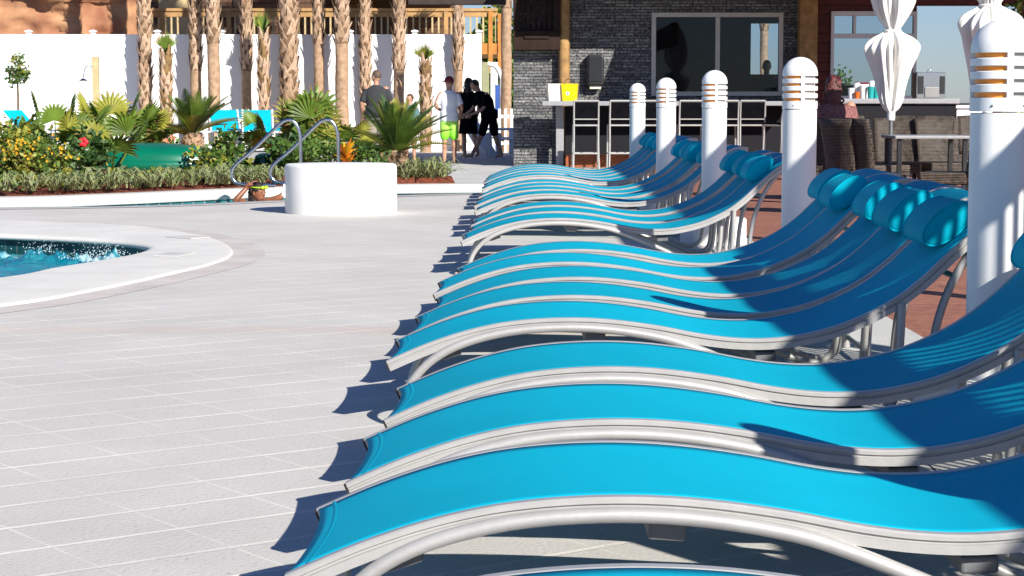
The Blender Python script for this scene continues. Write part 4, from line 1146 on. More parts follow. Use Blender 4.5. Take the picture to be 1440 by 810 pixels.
mb = MB(); mb.box((mx_+.04,.02,wz0+fw),(wx1-fw,.03,wz1-fw)); mb.build('pane', M['glass'], wo)
# siding part and its window
sx0, sx1 = px(1165,YB), px(1285,YB)
mb = MB(); mb.box((xd+.3,0.03,0),(sx0,.2,3.3)); mb.box((sx0,.03,0),(sx1,.2,1.2)); mb.box((sx0,.03,2.78),(sx1,.2,3.3)); mb.box((sx1,.03,2.88),(9.6,.2,3.3)); mb.box((9.1,.03,0),(9.6,.2,2.88)); mb.box((sx1,.03,0),(9.1,.2,1.0))
mb.build('siding', M['siding'], bar)
wn = MB(); wn.bbox((sx0,-.03,1.2),(sx0+.06,.12,2.78),.006); wn.bbox((sx1-.06,-.03,1.2),(sx1,.12,2.78),.006); wn.bbox((sx0+.06,-.03,2.70),(sx1-.06,.12,2.78),.006); wn.bbox((sx0+.06,-.03,1.2),(sx1-.06,.12,1.27),.006); wn.bbox((sx0+.06,-.03,2.30),(sx1-.06,.12,2.38),.006); wn.bbox((sx0+.40,-.028,2.38),(sx0+.45,.12,2.70),.004)
wo = wn.build('window', M['bluewhite'], bar)
mb = MB(); mb.box((sx0+.06,.05,1.27),(sx1-.06,.06,2.30)); mb.build('pane', M['glass'], wo)
mb = MB(); mb.box((sx0+.06,.05,2.38),(sx1-.06,.06,2.70)); mb.build('pane', M['glass'], wo)
# roof
mb = MB(); ro_ = [(-.1,4.8),(-.1,-.02),(.03,-.03),(1.0,-1.75),(3.1,-1.75),(3.95,-3.8),(10.2,-3.8),(10.2,4.8)]
n = len(ro_); V = [(x,y,3.31) for x,y in ro_] + [(x,y,3.62) for x,y in ro_]
mb.add(V, [tuple(range(n))[::-1], tuple(range(n,2*n))] + [(i,(i+1)%n,n+(i+1)%n,n+i) for i in range(n)]); mb.build('roof', M['darkwood'], bar)
mb = MB(); mb.bbox((px(575,40),4.0,3.10),(-.12,4.3,3.31),.01); mb.build('fascia', M['darkwood'], bar)
# slatted shutter
shu = MB(); sxa, sxb = .02, .86
shu.bbox((sxa,-.30,2.08),(sxb,-.05,2.42),.01); shu.bbox((sxa,-.28,2.42),(sxa+.12,-.06,3.3),.008); shu.bbox((sxb-.12,-.28,2.42),(sxb,-.06,3.3),.008)
for k in range(6): shu.box((sxa+.15+.095*k,-.22,2.42),(sxa+.205+.095*k,-.18,3.3))
shu.bbox((sxa+.2,-.33,2.28),(sxb-.2,-.302,2.33),.004)
shu.build('slatted_shutter', mat('umber_boards',(.03,.018,.014),.8,.2,6, spec=.1), bar)
mb = MB(); mb.bbox((px(1118,YB),-.32,0),(px(1143,YB),-.02,3.3),.02); mb.build('corner_post', M['wood'], bar)
tp = MB(); rnd = random.Random(2)
tp.lathe([(.105,0),(.10,1),(.103,2),(.10,3.3)], 14, fn=lambda r_, z, a: r_*(1+.06*math.sin(5*a)+.03*math.sin(2*a+z*3)))
tag(tp.build('timber_post', M['wood'], loc=(px(793,35.86),35.86,.005)), 'round timber post standing beside the yellow tote', 'post')

# counter with stools
ct = thing('bar_counter', 'narrow white topped bar counter along the stone wall', 'counter', (0,35.2,0))
mb = MB(); mb.bbox((px(762,35),-.32,1.09),(5.0,.36,1.17),.012); mb.build('top', M['stone_top'], ct)
for x in (.86,):
    mb = MB(); mb.bbox((x-.08,.28,.004),(x+.06,.42,1.085),.01); mb.build('leg', M['stone_top'], ct)
mb = MB(); mb.box((.95,.45,.004),(5.0,.72,1.085)); mb.build('front', M['granite'], ct)
mb = MB(); mb.box((.95,.05,.006),(5.0,.44,.22)); mb.build('foot_step', M['rust'], ct)
def make_stool():
    ro = thing('bar_stool', 'x', 'bar stool')
    for x in (-.21,.21):
        l = MB(); l.tube(smooth_path([(x*1.05,-.24,0),(x,-.21,.4),(x,-.20,.75),(x,-.22,.95),(x*1.0,-.27,1.17)],4), .016, 8); l.build('leg', M['alu'], ro)
        l = MB(); l.tube([(x*1.05,.24,0),(x,.21,.76)], .016, 8); l.build('leg', M['alu'], ro)
        l = MB(); l.bbox((x-.025,-.2,.975),(x+.025,.12,1.0),.008); l.tube([(x,.1,.76),(x,.1,.975)], .013, 8); 
        if 0: l.build('armrest', M['alu'], ro)
    s = MB(); s.bbox((-.215,-.20,.765),(.215,.22,.80),.012); s.build('seat', M['blackcloth'], ro)
    s = MB(); s.tube([(-.21,-.2,.75),(.21,-.2,.75)], .016, 8); s.tube([(-.21,.21,.75),(.21,.21,.75)], .016, 8); s.tube([(-.21,-.2,.75),(-.21,.21,.75)], .016, 8); s.tube([(.21,-.2,.75),(.21,.21,.75)], .016, 8)
    s.build('seat_frame', M['alu'], ro); s = MB(); s.tube([(-.22,-.225,.27),(.22,-.225,.27)], .014, 8); s.tube([(-.22,.225,.27),(.22,.225,.27)], .014, 8); s.tube([(-.22,-.22,.27),(-.22,.22,.27)], .014, 8); s.tube([(.22,-.22,.27),(.22,.22,.27)], .014, 8); s.build('stretcher', M['alu'], ro)
    b = MB(); V = []
    for z, y in ((.86,-.205),(1.0,-.225),(1.15,-.262)): V += [(-.20,y,z),(.20,y,z)]
    V += [(a, c-.008, d) for a, c, d in V]
    b.add(V, [(0,1,3,2),(2,3,5,4),(6,8,9,7),(8,10,11,9)]); b.build('backrest', M['blackcloth'], ro)
    for q in ((-.27,1.17,.016),(-.208,.855,.012)):
        b = MB(); b.tube([(-.21,q[0],q[1]),(.21,q[0],q[1])], q[2], 8); b.build('back_rail', M['alu'], ro)
    return ro
st0 = make_stool()
for k, (x, y, rz, lab) in enumerate([(1.27,34.4,0,'bar stool below the towel dispenser, first from the yellow tote'),(1.88,34.45,2,'second bar stool from the yellow tote'),(2.48,34.4,-2,'bar stool seen between the two smallest bollards'),(3.08,34.5,1,'bar stool left of the middle bollard'),(3.66,34.4,0,'bar stool hidden behind the middle bollard'),(4.14,34.5,-3,'bar stool right of the middle bollard'),(4.62,34.2,38,'turned bar stool left of the second biggest bollard')]):
    o = st0 if k == 0 else copy_tree(st0)
    o.location = (x,y,.006); o.rotation_euler = (0,0,R(rz)); tag(o, lab, 'bar stool', 'bar stools along the counter')
def tote(label, loc, m_, rz, emblem):
    ro = thing('tote_box', label, 'box', loc, rz, 'upright boxes on the bar counter')
    b = MB(); V = [(-.12,-.07,0),(.12,-.07,0),(.12,.07,0),(-.12,.07,0),(-.14,-.09,.30),(.14,-.09,.30),(.14,.09,.30),(-.14,.09,.30),(-.125,-.075,.298),(.125,-.075,.298),(.125,.075,.298),(-.125,.075,.298),(-.11,-.06,.02),(.11,-.06,.02),(.11,.06,.02),(-.11,.06,.02)]
    fs = [(3,2,1,0),(0,1,5,4),(1,2,6,5),(2,3,7,6),(3,0,4,7),(4,5,9,8),(5,6,10,9),(6,7,11,10),(7,4,8,11),(8,9,13,12),(9,10,14,13),(10,11,15,14),(11,8,12,15),(12,13,14,15)]
    b.add(V, fs); b.build('box', m_, ro)
    h = MB(); h.tube(smooth_path([(-.09,-.085,.28),(-.05,-.10,.37),(.05,-.10,.37),(.09,-.085,.28)],5), .006, 6); h.build('handle', M['rubber'], ro)
    if emblem:
        e = MB(); e.lathe([(.033,0),(.033,.003),(0,.004)], 20); q = e.build('emblem', M['white'], ro); q.rotation_euler = (R(96),0,0); q.location = (-.03,-.0795,.13)
        e = MB(); e.lathe([(.012,0),(.012,.003),(0,.004)], 12); z = e.build('emblem_dot', M['alu_dark'], q); z.location = (0,0,.004)
    return ro
tote('cream box with a dark handle on the counter end', (px(780,35),35.05,1.175), M['creamtote'], R(12), False)
tote('yellow box with a round white sticker on the counter', (px(801,35),35.0,1.175), M['yellow'], R(-8), True)
dp = thing('towel_dispenser', 'black towel dispenser fixed on the stone wall', 'dispenser', (px(836,YB),YB-.005,1.42))
b = MB(); b.bbox((-.15,-.22,.02),(.15,0,.58),.04); b.build('body', M['black'], dp)
b = MB(); b.bbox((-.115,-.236,.10),(.115,-.222,.55),.006); b.build('cover', mat('smoke_plastic',(.02,.02,.022),.12,.1), dp)
b = MB(); b.bbox((-.10,-.17,-.03),(.10,-.10,.018),.006); b.build('paper', M['creamtote'], dp)
# table-height service counter at right
sc_ = thing('service_counter', 'dark granite service counter with pale top beyond the dining tables', 'counter', (0,30.6,0))
b = MB(); b.box((px(1180,30),-.1,.005),(px(1352,30),.5,1.12)); b.build('front', M['granite'], sc_)
b = MB(); b.bbox((px(1176,30),-.16,1.123),(px(1356,30),.56,1.20),.01); b.build('top', M['stone_top'], sc_)
b = MB(); b.bbox((px(1352,30)+.02,-.06,.005),(px(1352,30)+.5,.5,1.05),.01); b.bbox((px(1352,30)+.0,-.1,1.052),(px(1352,30)+.55,.54,1.10),.01); b.build('end_cabinet', M['white'], sc_)
bd = thing('beverage_dispenser', 'boxy stainless steel drink dispenser on the service counter', 'dispenser', (px(1306,30.6),30.75,1.203))
b = MB(); b.bbox((-.22,-.18,.0),(.22,.18,.40),.012); b.build('body', M['steel'], bd)
for q in ((-.205,-.12),(.13,.205)):
    b = MB(); b.bbox((q[0],-.2,.07),(q[1],-.182,.34),.004); b.build('side_strip', M['black'], bd)
b = MB(); b.bbox((-.10,-.21,.02),(.12,-.182,.17),.004); b.build('door', mat('satin_steel',(.35,.34,.32),.4,.05,metal=.8), bd)
b = MB(); b.tube(smooth_path([(-.03,0,.40),(-.02,0,.435),(.02,0,.435),(.03,0,.40)],4), .006, 6); b.build('handle', M['steel'], bd)
tb = [(1196,.05,.16,'white_cup','white','small white cup at the left of the counter jars','cup'),(1203,.045,.10,'orange_tub','pot','orange tub on the service counter','tub'),(1213,.06,.20,'white_jar','white','tall white jar between the orange and teal tubs','jar'),(1222,.055,.18,'teal_tub','teal_p','teal tub left of its twin on the counter','tub'),(1231,.05,.15,'teal_tub','teal_p','teal tub beside the umbrella on the counter','tub'),(1205,.05,.24,'white_jar','white','white jar behind the orange tub','jar'),(1226,.045,.27,'white_jar','white','white jar behind the teal tubs','jar')]
for i, (xp, r_, h_, nm, mm, lab, ca) in enumerate(tb):
    b = MB(); b.lathe([(r_*.8,0),(r_,h_*.9),(r_*1.05,h_),(r_*.9,h_),(r_*.75,h_*.3),(0,h_*.28)], 18); tag(b.build(nm, M[mm], loc=(px(xp,30.5),30.5+(.18 if i > 4 else (.0 if i % 2 else .08)),1.203)), lab, ca)
# sugar caddy: dark lid box behind
b = MB(); b.bbox((-.12,-.07,0),(.12,.07,.22),.008); b.bbox((-.125,-.075,.222),(.125,.075,.25),.006, 1); tag(b.build('napkin_box', [M['white'], M['maroon']], loc=(px(1212,30.9),30.97,1.203)), 'white box with dark red lid at the back of the jars', 'box')

# ------------------------------------------------------------------ dining furniture
def make_wicker():
    ro = thing('wicker_chair', 'x', 'chair')
    # backrest: curved, slightly flared and leaning panel, thick
    b = MB(); V = []; nu, nv = 10, 9
    for lay in (0, 1):
        for j in range(nv+1):
            z = .34 + .60*j/nv
            for i in range(nu+1):
                t = -1 + 2*i/nu; w_ = .225 + .03*j/nv
                y = -.22 - .10*(j/nv)**1.5 + .06*t*t*.8 - (.05 if lay else 0)
                V.append((t*w_*(1.04 if lay else 1), y, z + (.012*(1-t*t) if j == nv else 0)))
    W1 = nu+1; H = W1*(nv+1); fs = []
    for j in range(nv):
        for i in range(nu):
            a = j*W1+i; fs += [(a+1, a, a+W1, a+W1+1), (H+a, H+a+1, H+a+W1+1, H+a+W1)]
    for i in range(nu): a = nv*W1+i; fs += [(a, H+a, H+a+1, a+1), (i, i+1, H+i+1, H+i)]
    for j in range(nv):
        a = j*W1; c = a+nu; fs += [(a, H+a, H+a+W1, a+W1), (c, c+W1, H+c+W1, H+c)]
    b.add(V, fs, 0, True); b.build('backrest', M['wicker'], ro)
    s = MB(); s.bbox((-.23,-.24,.33),(.23,.27,.45),.02); s.build('seat', M['wicker'], ro)
    for x in (-.235,.19):
        for y in (-.23,.21):
            l = MB(); l.bbox((x,y,0),(x+.045,y+.045,.335),.006); l.build('leg', M['wicker'], ro)
    return ro
wc = make_wicker()
WG = 'brown wicker dining chairs'
for k, (xp, Y, rz, lab) in enumerate([(1170,23.0,0,'brown wicker chair the auburn haired woman sits in'),(1203,21.9,-58,'brown wicker chair turned sideways right behind the seated woman'),(1234,21.7,-68,'brown wicker chair turned sideways, left end of the table'),(1275,26.6,174,'brown wicker chair beyond the table, below the white umbrella'),(1324,26.4,188,'brown wicker chair beyond the table, below the steel dispenser'),(1262,22.75,176,'brown wicker chair tucked in behind the table, beside the umbrella pole'),(1326,22.7,186,'brown wicker chair tucked in behind the table, nearer the biggest bollard'),(1338,19.4,66,'brown wicker chair just left of the biggest bollard'),(1436,19.0,190,'brown wicker chair right of the biggest bollard'),(1196,28.3,185,'dark wicker chair behind the sideways chairs, near the counter'),(1372,28.0,170,'dark wicker chair in the back row left of the bollard')]):
    o = wc if k == 0 else copy_tree(wc)
    o.location = (px(xp,Y),Y,.008); o.rotation_euler = (0,0,R(rz)); tag(o, lab, 'chair', WG)
def table(label, loc, sx, sy):
    ro = thing('dining_table', label, 'table', loc, 0, 'outdoor dining tables')
    b = MB(); b.bbox((-sx,-sy,.735),(sx,sy,.77),.01); b.build('tabletop', M['stone_top'], ro)
    for x in (-sx+.06, sx-.06):
        for y in (-sy+.06, sy-.06):
            l = MB(); l.bbox((x-.025,y-.025,0),(x+.025,y+.025,.733),.005); l.build('leg', M['black'], ro)
    return ro
table('grey topped dining table under the white umbrella', (px(1300,21.7),21.7,.006), .41, .41)
table('dining table at the right edge behind the biggest bollard', (px(1455,18.0),18.0,.006), .42, .42)
def umbrella(label, loc, seed, zoff, sc):
    ro = thing('closed_umbrella', label, 'umbrella', loc, seed*.9, 'closed white umbrellas over the dining tables')
    prof = [(.035,1.00),(.075,1.05),(.13,1.22),(.19,1.45),(.235,1.62),(.25,1.72),(.20,1.80),(.105,1.86),(.075,1.90),(.12,1.98),(.19,2.12),(.215,2.30),(.19,2.55),(.13,2.8),(.05,3.0),(0,3.02)]
    prof = smooth_path([(r_,0,z) for r_, z in prof], 3)
    def f(r_, z, a):
        flare = math.exp(-((z-1.66)/.16)**2)*.30*max(0, math.sin(2.5*a+seed))**3 + math.exp(-((z-1.1)/.12)**2)*.5*max(0, math.sin(2*a+seed*2))**2
        w2 = .5+.5*math.sin(3*a+seed*1.7)
        return r_*sc*(1+.17*math.sin(8*a+.8*math.sin(z*3.4)+seed+.6*math.sin(a))*(.5+.5*w2) + .09*math.sin(15*a+z*2.2+2*math.sin(2*a)) + .05*math.sin(23*a-z*3) + .10*math.sin(2*a-z*4+seed) + flare)
    b = MB(); b.lathe([(max(p.x,0),p.z+zoff) for p in prof], 132, fn=lambda r_, z, a: f(r_, z-zoff, a)); b.build('canopy', M['canvas'], ro)
    b = MB(); b.tube([(0,0,0),(0,0,3.1+zoff)], .02, 10); b.build('pole', M['alu_dark'], ro)
    b = MB(); b.lathe([(.04,.93),(.045,.96),(.045,1.06),(.03,1.07)], 16); b.build('runner', M['white'], ro)
    b = MB(); b.lathe([(.26,0),(.26,.05),(.06,.08),(.04,.2),(.03,.2)], 24); b.build('base', M['alu_dark'], ro)
    b = MB(); ringz = [(.085*sc*math.cos(2*PI*j/20), .085*sc*math.sin(2*PI*j/20), 1.88+zoff) for j in range(21)]; b.tube(ringz, .018, 6, cap=False); b.build('tie_strap', M['canvas'], ro)
    return ro
umbrella('closed white umbrella hanging in folds left of the steel dispenser', (px(1251,21.9),21.9,.006), 1, .02, 1.0)
umbrella('closed white umbrella partly behind the biggest bollard', (px(1386,18.4),18.4,.006), 2, .12, 1.05)
# sea-side rail beyond the opening
rl_ = thing('sea_rail', 'dark blue grey rail beyond the bar opening', 'railing', (0,44,0))
b = MB(); b.tube([(7.3,0,1.12),(12,0,1.12)], .03, 8); b.build('top_rail', M['black'], rl_)
b = MB()
for k in range(16): b.tube([(7.4+.28*k,0,0),(7.4+.28*k,0,1.1)], .014, 6)
b.build('bars', M['black'], rl_)

# ------------------------------------------------------------------ people
def remesh(mb, name, m_, parent, vox=.008, sm=3):
    o = mb.build(name, m_, parent)
    bm = bmesh.new(); bm.from_mesh(o.data); bmesh.ops.recalc_face_normals(bm, faces=bm.faces); bm.to_mesh(o.data); bm.free()
    md = o.modifiers.new('r', 'REMESH'); md.mode = 'VOXEL'; md.voxel_size = vox; md.use_smooth_shade = True
    s = o.modifiers.new('s', 'SMOOTH'); s.iterations = sm; s.factor = .5
    dg = bpy.context.evaluated_depsgraph_get(); me = bpy.data.meshes.new_from_object(o.evaluated_get(dg))
    o.modifiers.clear(); old = o.data; o.data = me; bpy.data.meshes.remove(old); me.name = name
    if not me.materials: me.materials.append(m_)
    me.polygons.foreach_set('use_smooth', [True]*len(me.polygons))
    return o
def loft(mb, rings, n=20, mi=0):
    """rings: (centre, rx, ry, tilt about x)"""
    V = []
    for c, rx, ry in rings:
        c = Vector(c)
        for j in range(n):
            a = 2*PI*j/n; V.append(c + Vector((rx*math.cos(a), ry*math.sin(a), 0)))
    k = len(rings)
    fs = [(i*n+j, i*n+(j+1)%n, (i+1)*n+(j+1)%n, (i+1)*n+j) for i in range(k-1) for j in range(n)]
    fs += [tuple(range(n))[::-1], tuple((k-1)*n+j for j in range(n))]
    mb.add(V, fs, mi, True)
def limb(mb, pts, rs, n=14):
    mb.tube(smooth_path(pts, 4), [rs[min(i//4, len(rs)-2)] + (rs[min(i//4, len(rs)-2)+1]-rs[min(i//4, len(rs)-2)])*((i % 4)/4) if i < 4*(len(pts)-1) else rs[-1] for i in range(4*(len(pts)-1)+1)], n)
    for p, r_ in ((pts[0], rs[0]), (pts[-1], rs[-1])): mb.ball(p, r_*.99, 12, 8)
def hand(mb, wrist, d, palmn, thumb_side):
    """palm + five curled fingers + thumb"""
    w_ = Vector(wrist); d = Vector(d).normalized(); nrm = Vector(palmn); nrm = (nrm - d*nrm.dot(d)).normalized(); s = d.cross(nrm).normalized()*thumb_side
    mb.tube([w_, w_+d*.04, w_+d*.09], [.024,.034,.034], 10)
    for k, (o_, l) in enumerate(((-.030,.060),(-.010,.078),(.010,.084),(.030,.074))):
        b = w_ + d*.085 + s*o_
        mb.tube([b, b+d*l*.45+nrm*l*.08, b+d*l*.75+nrm*l*.30, b+d*l*.85+nrm*l*.62], [.0095,.009,.0085,.0075], 8)
    b = w_ + d*.035 + s*.024
    mb.tube([b, b+s*.03+d*.025, b+s*.036+d*.055+nrm*.018], [.012,.0105,.009], 8)
def person(label, loc, rz, H, skin, J, hair=None, clothes=(), girth=1., face=True, long_hair=False, group=None, cap=None, hands=True, shoes=True):
    """J: joints in metres for a 1.75 m figure, figure faces +Y; scaled to H"""
    s = H/1.75; root = thing('person', label, 'person', loc, rz, group)
    V3 = lambda p: Vector(p)*s
    g = girth
    pel, che, nek, hed = V3(J['pelvis']), V3(J['chest']), V3(J['neck']), V3(J['head'])
    b = MB()
    def torso(mb, e, z0=0, top=True):
        w1 = pel; mid = pel.lerp(che, .45)
        rings = [(w1+Vector((0,0,-.10*s)), (.135*g)*s+e, .105*g*s+e), (w1, .165*g*s+e, .118*g*s+e), (mid, .145*g*s+e, .108*g*s+e), (che, .172*g*s+e, .118*g*s+e), (che.lerp(nek,.55), .165*g*s+e, .098*g*s+e), (che.lerp(nek,.8), .115*s+e, .075*s+e), (nek, .058*s+e*.6, .058*s+e*.6)]
        loft(mb, rings[z0:])
    torso(b, 0)
    limb(b, [nek-Vector((0,0,.05*s)), nek.lerp(hed,.55)], [.056*s,.052*s])
    d = V3(J.get('look', (0,1,0))).normalized(); up = Vector((0,0,1)); sd = d.cross(up).normalized(); up2 = sd.cross(d).normalized()
    HM = Matrix((sd, d, up2)).transposed()
    b.ball(hed, (.076*s,.096*s,.112*s), 18, 14, M=HM); b.ball(hed + HM @ Vector((0,.03*s,-.055*s)), (.058*s,.062*s,.066*s), 14, 10, M=HM)
    b.ball(hed + HM @ Vector((0,.100*s,-.018*s)), (.013*s,.018*s,.022*s), 10, 8, M=HM)
    for q in (-1,1): b.ball(hed + HM @ Vector((q*.077*s,-.005*s,-.012*s)), (.012*s,.02*s,.032*s), 8, 6, M=HM)
    arms = {}
    for q, nm in ((-1,'l'),(1,'r')):
        A = [V3(p) for p in J['arm_'+nm]]; arms[nm] = A
        limb(b, A, [.052*g*s,.038*s,.028*s])
        if hands:
            dd = (A[2]-A[1]).normalized(); pn = Vector(J.get('palm_'+nm, (0,.3,0) if abs(dd.y) < .8 else (0,0,-1))); 
            pn = pn if pn.cross(dd).length > .05 else Vector((1,0,0)); hand(b, A[2], dd, pn, q)
        Lg = [V3(p) for p in J['leg_'+nm]] if 'leg_'+nm in J else None
        if Lg:
            limb(b, Lg[:3], [.082*g*s,.054*s,.038*s]); 
            cf = Lg[1].lerp(Lg[2],.3) + Vector((0,-.02*s,0)); b.ball(cf, (.05*s,.052*s,.10*s), 12, 8)
            limb(b, [Lg[2]+Vector((0,0,-.01*s)), Lg[2].lerp(Lg[3],.5), Lg[3]], [.036*s,.032*s,.024*s]); b.ball(Lg[2]+Vector((0,-.025*s,-.035*s)), (.03*s,.022*s,.032*s), 10, 8)
    body = remesh(b, 'body', skin, root)
    for kind, m_ in clothes:
        c = MB()
        if kind in ('tee', 'dress'):
            e = .018*s
            torso(c, e, 0)
            for nm in 'lr':
                A = arms[nm]; limb(c, [A[0]+Vector((0,0,-.012*s)), A[0].lerp(A[1],.72)], [.056*g*s,.056*g*s+e*.3])
            if kind == 'dress':
                loft(c, [(pel+Vector((0,0,-.42*s)), .235*g*s, .19*g*s), (pel+Vector((0,0,-.1*s)), .18*g*s+e, .14*g*s+e), (pel+Vector((0,0,.02*s)), .17*g*s+e, .12*g*s+e)])
            else:
                loft(c, [(pel+Vector((0,0,-.09*s)), .185*g*s, .137*g*s), (pel+Vector((0,0,.1*s)), .17*g*s+e*.6, .125*g*s+e*.6)])
            remesh(c, 'shirt' if kind == 'tee' else 'dress', m_, root, .011, 4)
        if kind == 'shorts':
            loft(c, [(pel+Vector((0,0,-.14*s)), .165*g*s, .13*g*s), (pel+Vector((0,0,.02*s)), .178*g*s, .131*g*s)])
            for nm in 'lr':
                Lg = [V3(p) for p in J['leg_'+nm]]; limb(c, [Lg[0]+Vector((0,0,.03*s)), Lg[0].lerp(Lg[1],.5), Lg[0].lerp(Lg[1],.86)], [.096*g*s,.094*g*s,.09*g*s])
            remesh(c, 'shorts', m_, root, .011, 3)
    if hair:
        h = MB()
        h.ball(hed + HM @ Vector((0,-.012*s,.022*s)), (.082*s,.098*s,.102*s), 18, 12, M=HM)
        if long_hair:
            h.ball(hed + HM @ Vector((0,-.055*s,-.05*s)), (.09*s,.065*s,.15*s), 16, 12, M=HM); h.ball(hed + HM @ Vector((0,-.07*s,-.14*s)), (.08*s,.05*s,.12*s), 14, 10, M=HM)
            hr_ = random.Random(3)
            for _ in range(70):
                a = hr_.uniform(-PI,PI); z = hr_.uniform(-.25,.10)*s; rr = .09*s*(1-.25*max(0,z/(.1*s)))
                q = hed + HM @ Vector((rr*math.sin(a), -.03*s - .07*s*abs(math.cos(a)), z))
                h.tube(smooth_path([q, q+Vector((hr_.gauss(0,.012),hr_.gauss(0,.01),-.04*s)), q+Vector((hr_.gauss(0,.02),hr_.gauss(0,.012),-.09*s))],3), [.012*s]*4+[.009*s]*2+[.004*s], 5)
        ho = h.build('hair', hair, root)
        if not long_hair:   # keep the face free: trim what lies in front and low
            bm = bmesh.new(); bm.from_mesh(ho.data)
            inv = HM.transposed()
            dele = [v for v in bm.verts if (inv @ (v.co-hed)).y > .02*s and (inv @ (v.co-hed)).z < .055*s or (inv @ (v.co-hed)).z < -.06*s]
            bmesh.ops.delete(bm, geom=dele, context='VERTS'); bm.to_mesh(ho.data); bm.free()
    if face:
        for q in (-1,1):
            e = MB(); e.ball(hed + HM @ Vector((q*.031*s,.088*s,.006*s)), (.0125*s,.009*s,.0075*s), 8, 6, M=HM); e.build('eye', M['eye'], root)
        e = MB(); e.ball(hed + HM @ Vector((0,.090*s,-.068*s)), (.022*s,.008*s,.007*s), 10, 6, M=HM); e.build('mouth', M['lip'], root)
    if cap:
        c = MB(); c.ball(hed + HM @ Vector((0,-.005*s,.03*s)), (.09*s,.108*s,.095*s), 20, 12, M=HM)
        cd = Vector(J.get('brim', (0,1,0))).normalized(); cs = cd.cross(Vector((0,0,1)))
        V = []; 
        for i in range(9):
            a = R(-75+150*i/8); o_ = hed + Vector((0,0,.035*s)); dv = cd*math.cos(a)+cs*math.sin(a)
            V += [o_+dv*.095*s, o_+dv*.095*s+cd*(.075*s*math.cos(a))+Vector((0,0,-.02*s))]
        V += [v+Vector((0,0,-.008)) for v in V]
        k = 18
        c.add(V, [(2*i,2*i+1,2*i+3,2*i+2) for i in range(8)] + [(k+2*i,k+2*i+2,k+2*i+3,k+2*i+1) for i in range(8)] + [(2*i+1,k+2*i+1,k+2*i+3,2*i+3) for i in range(8)], 0, True)
        co_ = c.build('cap', cap, root)
        bm = bmesh.new(); bm.from_mesh(co_.data); bmesh.ops.delete(bm, geom=[v for v in bm.verts if (v.co-hed).z < -.0*s-.002 and (v.co - hed).length < .12*s], context='VERTS'); bm.to_mesh(co_.data); bm.free()
        # small white mark on the crown of the cap
        e = MB(); fo = (cd*.55 + cs*-.55).normalized()
        fo = Vector(J.get('mark', fo)).normalized(); fs_ = fo.cross(Vector((0,0,1))).normalized(); oo = hed + fo*.106*s + Vector((0,0,.062*s)); fu = Vector((0,0,1))
        def bar_(a0, a1, z0, z1): e.add([oo+fs_*a0+fu*z0, oo+fs_*a1+fu*z0, oo+fs_*a1+fu*z1-fo*.004, oo+fs_*a0+fu*z1-fo*.004], [(0,1,2,3)])
        bar_(-.022*s,.022*s,.014*s,.024*s); bar_(-.005*s,.005*s,-.022*s,.014*s)
        e.build('cap_emblem', M['white'], co_)
    return root
ST = dict(pelvis=(0,0,.94), chest=(0,.0,1.25), neck=(0,-.005,1.47), head=(0,.015,1.63),
          arm_l=[(-.168,0,1.385),(-.235,-.01,1.12),(-.22,.08,.88)], arm_r=[(.168,0,1.385),(.235,-.01,1.12),(.22,.08,.88)],
          leg_l=[(-.09,0,.88),(-.095,.015,.49),(-.10,-.02,.075),(-.115,.14,.028)], leg_r=[(.09,0,.88),(.10,.015,.49),(.105,-.02,.075),(.13,.14,.028)])
def pose(**k): d = dict(ST); d.update(k); return d
Z0 = .006
# man in the white tee, lime shorts, maroon cap (back to us, looking slightly left)
J = pose(arm_l=[(-.168,0,1.385),(-.27,-.03,1.16),(-.16,.20,1.06)], arm_r=[(.168,0,1.385),(.25,-.03,1.13),(.22,.17,1.0)], look=(-.55,.8,-.12), brim=(-.85,.55,0), mark=(-.75,-.5,.1))
person('man in white tee, lime shorts and maroon cap standing barefoot', (px(632,37.75),37.75,Z0), 0, 1.64, M['skin'], J, M['hair_b'], [('tee',M['tee_w']),('shorts',M['short_g'])], 1.02, cap=M['maroon'])
# man in the grey tee
J = pose(arm_l=[(-.18,0,1.385),(-.27,-.02,1.12),(-.24,.12,.90)], arm_r=[(.18,0,1.385),(.28,-.02,1.12),(.25,.10,.88)], look=(-.7,.75,-.05))
person('man in charcoal tee with cropped hair seen from behind', (px(530,38.0),38.0,Z0), 0, 1.76, M['skin'], J, M['hair_g'], [('tee',M['tee_g']),('shorts',M['short_k'])], 1.18)
J = pose(look=(-.85,-.25,-.1), arm_l=[(-.168,0,1.385),(-.24,-.01,1.12),(-.20,.12,.92)])
person('boy in a teal tee standing behind the front sago palm', (px(577,38.2),38.2,Z0), R(10), 1.31, M['skin'], J, M['hair_b'], [('tee',M['tee_t']),('shorts',M['short_k'])], 1.0)
# the two in black, standing in the bar's shadow
J = pose(arm_l=[(-.18,0,1.40),(-.2,.05,1.13),(-.12,.22,1.02)], leg_l=[(-.08,0,.88),(-.07,.10,.49),(-.08,.02,.075),(-.09,.18,.028)], leg_r=[(.08,0,.88),(.12,-.05,.49),(.14,-.22,.10),(.15,-.08,.028)], look=(.3,.9,-.1))
person('person in black with long dark hair close behind the white tee man', (px(659,41.9),41.9,Z0), R(20), 1.67, M['skin'], J, M['hair'], [('dress',M['blackcloth'])], .95, long_hair=True)
J = pose(pelvis=(0,0,.92), chest=(-.10,.03,1.22), neck=(-.20,.06,1.40), head=(-.30,.08,1.52), look=(-.8,.25,-.55),
   arm_l=[(-.24,.15,1.34),(-.33,.18,1.06),(-.48,.16,.93)], arm_r=[(-.05,-.12,1.33),(-.12,-.15,1.04),(-.36,-.12,.92)],
   leg_l=[(-.06,.05,.87),(-.16,.08,.48),(-.36,.06,.075),(-.50,.06,.028)], leg_r=[(.06,-.04,.87),(.12,-.05,.48),(.26,-.05,.09),(.14,-.06,.028)])
